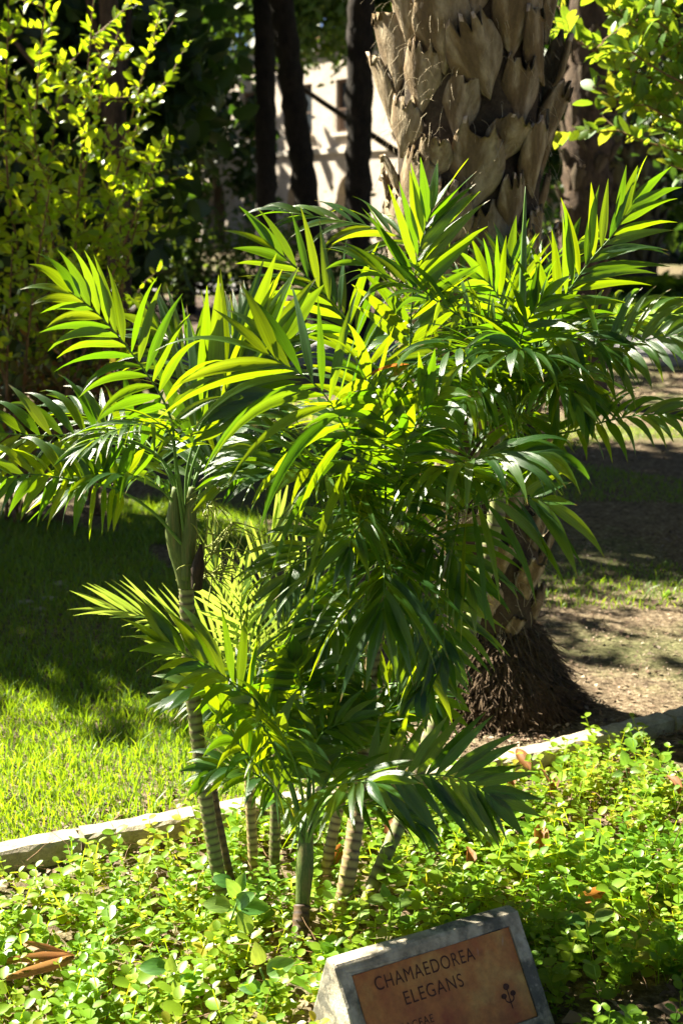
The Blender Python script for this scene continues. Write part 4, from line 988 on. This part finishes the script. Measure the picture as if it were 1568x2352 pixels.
# left shrub, sunlit from behind
base = Vector((-1.45, 6.9, 0)); stems = []
tops = [(20, -60, 6.5), (110, -80, 6.7), (220, -60, 6.4), (300, -40, 6.8), (370, 20, 6.6), (380, 310, 6.4), (340, 200, 6.7), (60, 200, 6.3), (150, 120, 6.9), (250, 300, 6.9), (-60, 60, 6.8), (-100, 250, 6.5), (330, 450, 6.5),
        (-40, 420, 6.5), (120, 400, 6.3), (200, 480, 6.7), (30, 560, 6.4), (-160, -60, 6.8)]
for (x, y, Y) in tops:
    e = P(x, y, Y); b0 = base+Vector((random.uniform(-.25, .25), random.uniform(-.2, .2), 0)); mid = b0.lerp(e, .55)+Vector((random.gauss(0, .08), random.gauss(0, .08), .05))
    stems.append(([b0, mid, e], .012))
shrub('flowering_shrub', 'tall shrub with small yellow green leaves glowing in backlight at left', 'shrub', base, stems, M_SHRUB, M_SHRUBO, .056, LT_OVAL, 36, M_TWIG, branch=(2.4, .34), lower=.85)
# right shrub with glossy leaves reaching in at the top
base = Vector((2.15, 6.3, 0)); stems = []
for (x, y, Y) in [(1320, 90, 5.8), (1400, 20, 5.9), (1450, 120, 5.7), (1500, 40, 6.0), (1360, 200, 5.9), (1480, 240, 5.8), (1560, 150, 5.9), (1330, -40, 6.0), (1440, -60, 6.1), (1550, -40, 6.0), (1600, 300, 5.8), (1420, 300, 6.0), (1540, 380, 6.0), (1600, 80, 5.8), (1640, -60, 6)]:
    e = P(x, y, Y); mid = base.lerp(e, .5)+Vector((.25, 0, .55)); stems.append(([base+Vector((random.uniform(-.1, .1), random.uniform(-.1, .1), 0)), mid, e], .014))
shrub('glossy_shrub', 'shrub with larger glossy green leaves reaching in at the top right', 'shrub', base, stems, M_GLOSSY, M_GLOSSYO, .08, LT_OVAL, 32, M_TWIG, branch=(4, .26), singles=280)

def crown_tree(name, label, cat, base, trunk_top, tr, blobs, n, ls, mat, wood=None, group=None, tpl=None, clump=.35, hollow=.55, limbs=7):
    base = Vector(base); t = thing(name, base, label, cat, group); tt = Vector(trunk_top)
    C = spline([base, base.lerp(tt, .5)+Vector((random.gauss(0, .05), 0, 0)), tt], 12)
    parts = [tube(C, [tr*(1.15-.5*i/11) for i in range(12)], 10, jit=.06)]
    for k in range(limbs):
        bc_, br_ = random.choice(blobs); e = Vector(bc_)+Vector([random.uniform(-.6, .6)*q for q in br_]); s_ = C[random.randint(5, 11)]
        parts.append(tube(spline([s_, s_.lerp(e, .5)+Vector((0, 0, -.1)), e], 7), [tr*.4*(1-.8*i/6) for i in range(7)], 5))
    mk('trunk', *merge(parts), wood or M_BARK, base, t)
    tot = sum(b[1][0]*b[1][1]*b[1][2] for b in blobs); Ps = []
    for bc_, br_ in blobs:
        m = max(20, int(n*br_[0]*br_[1]*br_[2]/tot)); kc = max(4, m//40)
        cv = rng.normal(size=(kc, 3)); cv /= np.linalg.norm(cv, axis=1, keepdims=True); rad = hollow+(1-hollow)*rng.random((kc, 1))
        cen = cv*rad*np.array(br_)+np.array(bc_); w = cen[rng.integers(0, kc, m)]; Ps.append(w+rng.normal(0, 1, (m, 3))*np.array(br_)*clump*.45)
    pos = np.concatenate(Ps); pos = pos[pos[:, 2] > .02]
    m = len(pos); ax = rng.normal(size=(m, 3)); ax[:, 2] -= .2
    o = leafy(t, 'crown', mat, tpl or LT_LOW, pos, ax, ls*rng.uniform(.5, 1.4, m), base); return t
def far_palm(label, px, yb, yt, Y, w, mat, lean=0, boots=True, crown=True, h=9.5, group='tall dark palm trunks in the background', bt=0):
    """px: column in the picture at the horizon; the trunk runs from the ground to h"""
    b = P(px, 460, Y); b.z = 0; top = Vector((b.x+lean*(h), Y, h)); t = thing('palm_tree', b, label, 'palm tree', group)
    C = spline([b, b.lerp(top, .5), top], 90); r0 = w/2
    rad = [r0*((1.25-.25*min(1, i/9))*(1+.09*math.sin(i*2.4)+random.uniform(-.06, .06))) for i in range(90)]
    mk('trunk', *tube(C, rad, 12, jit=.10), mat, b, t)
    if bt:
        z = .2; k = 0
        while z < 4.2:
            ang = k*GA; dr = Vector((math.sin(ang), -math.cos(ang), 0)); k += 1; z += bt
            if dr.y > .45: continue
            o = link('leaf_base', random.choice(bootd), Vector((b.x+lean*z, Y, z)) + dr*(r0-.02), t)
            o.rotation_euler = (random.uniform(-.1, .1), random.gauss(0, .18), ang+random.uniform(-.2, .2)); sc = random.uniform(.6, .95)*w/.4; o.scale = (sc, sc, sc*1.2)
    if crown:
        pos = []; ax = []; V = []; Fc = []
        for k in range(26):
            az = k*2.4; el = random.uniform(-.3, 1.2); p = Vector(top); L = random.uniform(2.2, 3.0)
            for s in range(22):
                d = Vector((math.cos(az)*math.cos(el), math.sin(az)*math.cos(el), math.sin(el))); p = p+d*L/22; el -= .075
                sd = Vector((-math.sin(az), math.cos(az), 0))
                for q in (-1, 1):
                    pos.append(p[:]); ax.append((sd*q+d*.8+Vector((0, 0, -.35)))[:])
        pos = np.array(pos); ax = np.array(ax); leafy(t, 'crown', M_DARK, LT_LONG, pos, ax, np.full(len(pos), .5), b)
    return t
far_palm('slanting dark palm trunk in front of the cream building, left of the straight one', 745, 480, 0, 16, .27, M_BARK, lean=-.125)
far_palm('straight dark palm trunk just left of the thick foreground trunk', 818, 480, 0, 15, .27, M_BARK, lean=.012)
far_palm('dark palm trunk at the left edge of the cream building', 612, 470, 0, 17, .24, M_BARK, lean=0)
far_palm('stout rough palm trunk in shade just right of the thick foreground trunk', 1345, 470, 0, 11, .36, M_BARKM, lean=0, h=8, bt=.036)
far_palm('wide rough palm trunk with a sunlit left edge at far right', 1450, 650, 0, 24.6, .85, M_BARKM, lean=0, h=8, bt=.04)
# slim brown trunk beside the left shrub
crown_tree('slim_tree', 'slim brown tree trunk beside the yellow green shrub', 'tree', P(255, 460, 8.4)*1+Vector((0, 0, -P(255, 460, 8.4).z)), P(230, -300, 8.4), .075,
           [((-1.9, 9.1, 3.6), (1.1, .7, .6)), ((-2.4, 8.5, 4.05), (1.25, .42, .4))], 12000, .09, M_MID, M_BARKM)  # crown out of view, placed and shaped so its shade lands on the right ground
# dark large leaved shrub behind
crown_tree('shade_tree', 'tall leafy tree left of the picture whose shade falls behind the thick trunk', 'tree', (-4.9, 11.3, 0), (-4.5, 11.2, 4.6), .13,
           [((-4.2, 11.1, 5.5), (1.9, 1.2, 1.3)), ((-5.6, 11.8, 5.2), (1.5, 1.1, 1.1))], 12000, .17, M_MID, M_BARKM)
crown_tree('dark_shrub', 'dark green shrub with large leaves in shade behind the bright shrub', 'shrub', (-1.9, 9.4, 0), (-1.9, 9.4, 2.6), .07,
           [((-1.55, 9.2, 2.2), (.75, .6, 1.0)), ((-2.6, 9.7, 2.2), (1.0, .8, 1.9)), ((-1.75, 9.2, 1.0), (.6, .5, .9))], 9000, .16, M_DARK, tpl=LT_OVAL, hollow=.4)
crown_tree('shade_tree', 'leafy tree standing left of the picture that shades the lawn', 'tree', (-5.3, 8.2, 0), (-4.9, 8.0, 3.2), .11,
           [((-4.9, 7.75, 3.9), (1.7, 1.15, 1.0)), ((-5.6, 8.6, 4.2), (1.2, 1.0, .9))], 13000, .135, M_MID, M_BARKM)
for (x, y, h, lab) in ((3.9, 1.5, 5.4, 'unseen leafy tree added at right beside the bed to block skylight'), (1.8, -3.6, 5.6, 'unseen leafy tree added behind us to the right to block skylight'), (-2.6, -3.9, 5.6, 'unseen leafy tree added behind us to the left to block skylight'), (5.6, 6.4, 5.8, 'unseen leafy tree added right of the thick trunk to block skylight')):
    crown_tree('sky_block_tree', lab, 'tree', (x, y, 0), (x, y, h-1), .14, [((x-.3, y, h), (2.3, 2.2, 1.5)), ((x+.8, y+.6, h+1.6), (2.2, 2.2, 1.6))], 9000, .3, M_DARK, M_BARKM, hollow=.2, group='unseen trees added around the bed to block skylight')  # unseen trees, added so their crowns cut the skylight and deepen the shade
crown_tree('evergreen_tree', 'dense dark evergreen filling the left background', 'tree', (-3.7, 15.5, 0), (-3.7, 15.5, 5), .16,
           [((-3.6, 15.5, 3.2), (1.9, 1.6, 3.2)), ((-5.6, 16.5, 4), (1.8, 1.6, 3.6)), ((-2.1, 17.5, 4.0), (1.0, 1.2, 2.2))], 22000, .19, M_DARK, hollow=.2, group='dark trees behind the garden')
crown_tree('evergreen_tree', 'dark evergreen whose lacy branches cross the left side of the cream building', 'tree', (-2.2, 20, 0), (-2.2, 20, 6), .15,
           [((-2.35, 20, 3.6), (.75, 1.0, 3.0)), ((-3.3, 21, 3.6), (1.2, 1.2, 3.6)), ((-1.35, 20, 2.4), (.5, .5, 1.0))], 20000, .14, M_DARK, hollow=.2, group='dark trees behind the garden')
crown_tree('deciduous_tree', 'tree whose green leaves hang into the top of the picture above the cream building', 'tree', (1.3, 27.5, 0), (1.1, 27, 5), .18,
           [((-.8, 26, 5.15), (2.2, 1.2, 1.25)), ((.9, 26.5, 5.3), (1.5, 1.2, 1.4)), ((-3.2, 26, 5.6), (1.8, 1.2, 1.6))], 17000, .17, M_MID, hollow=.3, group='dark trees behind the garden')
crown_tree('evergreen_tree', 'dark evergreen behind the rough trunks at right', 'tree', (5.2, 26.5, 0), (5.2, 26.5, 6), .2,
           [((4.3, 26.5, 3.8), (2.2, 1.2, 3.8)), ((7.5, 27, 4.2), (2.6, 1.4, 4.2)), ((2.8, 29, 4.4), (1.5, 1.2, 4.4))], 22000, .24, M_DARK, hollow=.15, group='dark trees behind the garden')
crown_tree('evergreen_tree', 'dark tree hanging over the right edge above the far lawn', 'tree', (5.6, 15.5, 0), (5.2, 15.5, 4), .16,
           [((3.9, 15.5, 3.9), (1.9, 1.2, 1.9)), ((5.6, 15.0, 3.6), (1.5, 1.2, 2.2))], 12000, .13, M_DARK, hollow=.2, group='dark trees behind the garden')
# hedge in front of the building
hb = [((-5.2+1.0*k, 19+random.uniform(-.3, .3), .72+random.uniform(-.1, .12)), (.72, .6, .75)) for k in range(8)]
crown_tree('hedge', 'clipped dark green hedge below the cream building', 'hedge', (-1.5, 19, 0), (-1.5, 19, .6), .05, hb, 16000, .075, M_MID, hollow=.1, limbs=14, clump=.5)
hb = [((-4.0+.8*k, 12.4+random.uniform(-.2, .2), .35), (.6, .4, .38)) for k in range(3)]
crown_tree('low_hedge', 'low dark shrubs in shade left of the path', 'hedge', (-3.2, 12.4, 0), (-3.2, 12.4, .3), .04, hb, 5000, .07, M_DARK, hollow=.1, clump=.5)
# distant wood
L = []
for (x0, x1, y, h) in ((-34, -6.5, 52, 11), (2.6, 34, 50, 12), (-30, -7, 33, 8), (8, 30, 36, 9)):
    m = 8000; pos = np.stack([rng.uniform(x0, x1, m), y+rng.normal(0, 1.2, m), rng.uniform(0, 1, m)**.8*h*(1+.2*np.sin(np.linspace(0, 1, m)))], 1)
    pos[:, 2] *= .8+.2*np.sin(pos[:, 0]*.9)+.1*np.sin(pos[:, 0]*2.7)
    L.append(scatter(*LT_LOW, rot_basis(rng.normal(size=(m, 3)), rng.normal(size=(m, 3)), .95*rng.uniform(.5, 1.3, m)), pos))
V, Fc, U, R = cat_sc(L); tag(mk('distant_wood', V, Fc, M_DARK, uv=U, rnd=R), 'dark mass of far trees closing the view', 'trees', kind='stuff')

# ferns by the far lawn
for k, (x, y, Y, lab) in enumerate([(1505, 668, 23.5, 'right bright fern at the back of the far lawn'), (1440, 664, 23.8, 'middle bright fern at the back of the far lawn'), (1560, 650, 24.2, 'bright fern at the right edge behind the far lawn')]):
    b = P(x, y, Y); b.z = 0; t = thing('fern', b, lab, 'fern', 'ferns along the far lawn')
    for q in range(13):
        a = q*.483; el = 1.0; p = Vector(b); pos = []; ax = []; pts = [p.copy()]
        for s in range(12):
            d = Vector((math.cos(a)*math.cos(el), math.sin(a)*math.cos(el), math.sin(el))); p = p+d*.065; el -= .11; pts.append(p.copy())
            for w_ in (-1, 1): pos.append(p[:]); ax.append((Vector((-math.sin(a), math.cos(a), 0))*w_+d*.6)[:])
        V, Fc, U, R = scatter(*LT_LOW, rot_basis(np.array(ax), np.tile([[0, 0, 1.]], (len(pos), 1)), np.full(len(pos), .15)), np.array(pos), np.full(len(pos), .6))
        mk('fern_frond', V, Fc, M_SHRUB, b, t, uv=U, rnd=R)

# ------------------------------------------------------------------ the building
YB = 44; bo = P(800, 460, YB); bo.z = 0
fa = math.radians(-60)                       # facade direction: right end nearer to us
ux = Vector((math.cos(fa), math.sin(fa), 0)); un = Vector((ux.y, -ux.x, 0))   # outward normal of the facade
bld = thing('building', bo, 'cream two storey building with dark windows and arches behind the trees', 'building')
def bp(s, o_, z): return bo+ux*s+un*o_+Vector((0, 0, z))
def slab(s0, s1, o0, o1, z0, z1): 
    V = [bp(s, o_, z) for z in (z0, z1) for (s, o_) in ((s0, o0), (s1, o0), (s1, o1), (s0, o1))]
    return V, [(3, 2, 1, 0), (4, 5, 6, 7), (0, 1, 5, 4), (1, 2, 6, 5), (2, 3, 7, 6), (3, 0, 4, 7)]
wins = [-9.5, -6.3, -3.1, .1, 3.3]; ww = .85
# wall built of piers and bands so the windows are real openings
sl_ = []; edges = [-12]+[e for w in wins for e in (w-ww, w+ww)]+[6.5]
zw0, zw1 = 3.55, 5.1
for i in range(0, len(edges), 2): sl_.append(slab(edges[i], edges[i+1], -.35, 0, zw0, zw1))
sl_.append(slab(-12, 6.5, -.35, 0, zw1, 6.15)); sl_.append(slab(-12, 6.5, -.35, 0, 2.9, zw0))
sl_.append(slab(-12, 6.5, -8, -7.6, 0, 6.15)); sl_.append(slab(-12, -11.6, -7.6, -.35, 0, 6.15)); sl_.append(slab(6.1, 6.5, -7.6, -.35, 0, 6.15)); sl_.append(slab(-12, 6.5, -8, 0, 6.15, 6.3))
mk('wall', *merge(sl_), M_PLASTER, bo, bld, smooth=False)
# ground floor with arches
def arcade(sc, half, zs):
    V = []; Fc = []; n = 12
    pts = [(sc-half, 0)]+[(sc-half*math.cos(t), zs+half*math.sin(t)) for t in np.linspace(0, math.pi, n)]+[(sc+half, 0)]
    outer = [(sc-1.6, 0)]+[(sc-1.6+3.2*k/(n-1), 2.9) for k in range(n)]+[(sc+1.6, 0)]
    for o_ in (0, -.35):
        for (a, b) in ((pts, outer),):
            for (s, z) in a: V.append(bp(s, o_, z))
            for (s, z) in b: V.append(bp(s, o_, z))
    m = n+2
    for i in range(m-1):
        Fc.append((i, i+1, m+i+1, m+i)); Fc.append((2*m+i, 3*m+i, 3*m+i+1, 2*m+i+1)); Fc.append((i, 2*m+i, 2*m+i+1, i+1))
    return V, Fc
for w in wins:
    mk('arch', *arcade(w, .85, 1.5), M_PLASTER, bo, bld, smooth=False)
mk('wall', *merge([slab(-12, wins[0]-1.6, -.35, 0, 0, 2.9), slab(wins[-1]+1.6, 6.5, -.35, 0, 0, 2.9), slab(-12, 6.5, -2.6, -2.4, 0, 2.9)]), M_ORANGE, bo, bld, smooth=False)
mk('cornice', *merge([slab(-12.2, 6.7, .0, .12, 2.95, 3.12), slab(-12.2, 6.7, -.1, .22, 6.05, 6.25)]), M_TRIM, bo, bld, smooth=False)
for w in wins:
    f = mk('window', *merge([slab(w-ww, w-ww+.09, -.2, -.1, zw0, zw1), slab(w+ww-.09, w+ww, -.2, -.1, zw0, zw1), slab(w-ww, w+ww, -.21, -.09, zw0, zw0+.09), slab(w-ww, w+ww, -.21, -.09, zw1-.09, zw1), slab(w-.03, w+.03, -.19, -.11, zw0, zw1)]), M_FRAME, bo, bld, smooth=False)
    mk('pane', *slab(w-ww+.05, w+ww-.05, -.17, -.16, zw0+.05, zw1-.05), M_GLASSD, bo, f, smooth=False)
    mk('sill', *slab(w-ww-.12, w+ww+.12, -.08, .14, zw0-.1, zw0-.003), M_TRIM, bo, bld, smooth=False)
    mk('railing', *merge([slab(w-ww-.05, w+ww+.05, .06, .09, 4.2, 4.24)]+[slab(w-ww+.16*q, w-ww+.16*q+.02, .06, .08, zw0, 4.2) for q in range(8)]), M_FRAME, bo, bld, smooth=False)
mk('roof', *slab(-12.4, 6.9, -8.3, .35, 6.3, 6.45), M_ORANGE, bo, bld, smooth=False)
print('objects', len(bpy.data.objects), 'tris', sum(len(o.data.polygons)*2 for o in bpy.data.objects if o.type == 'MESH'))
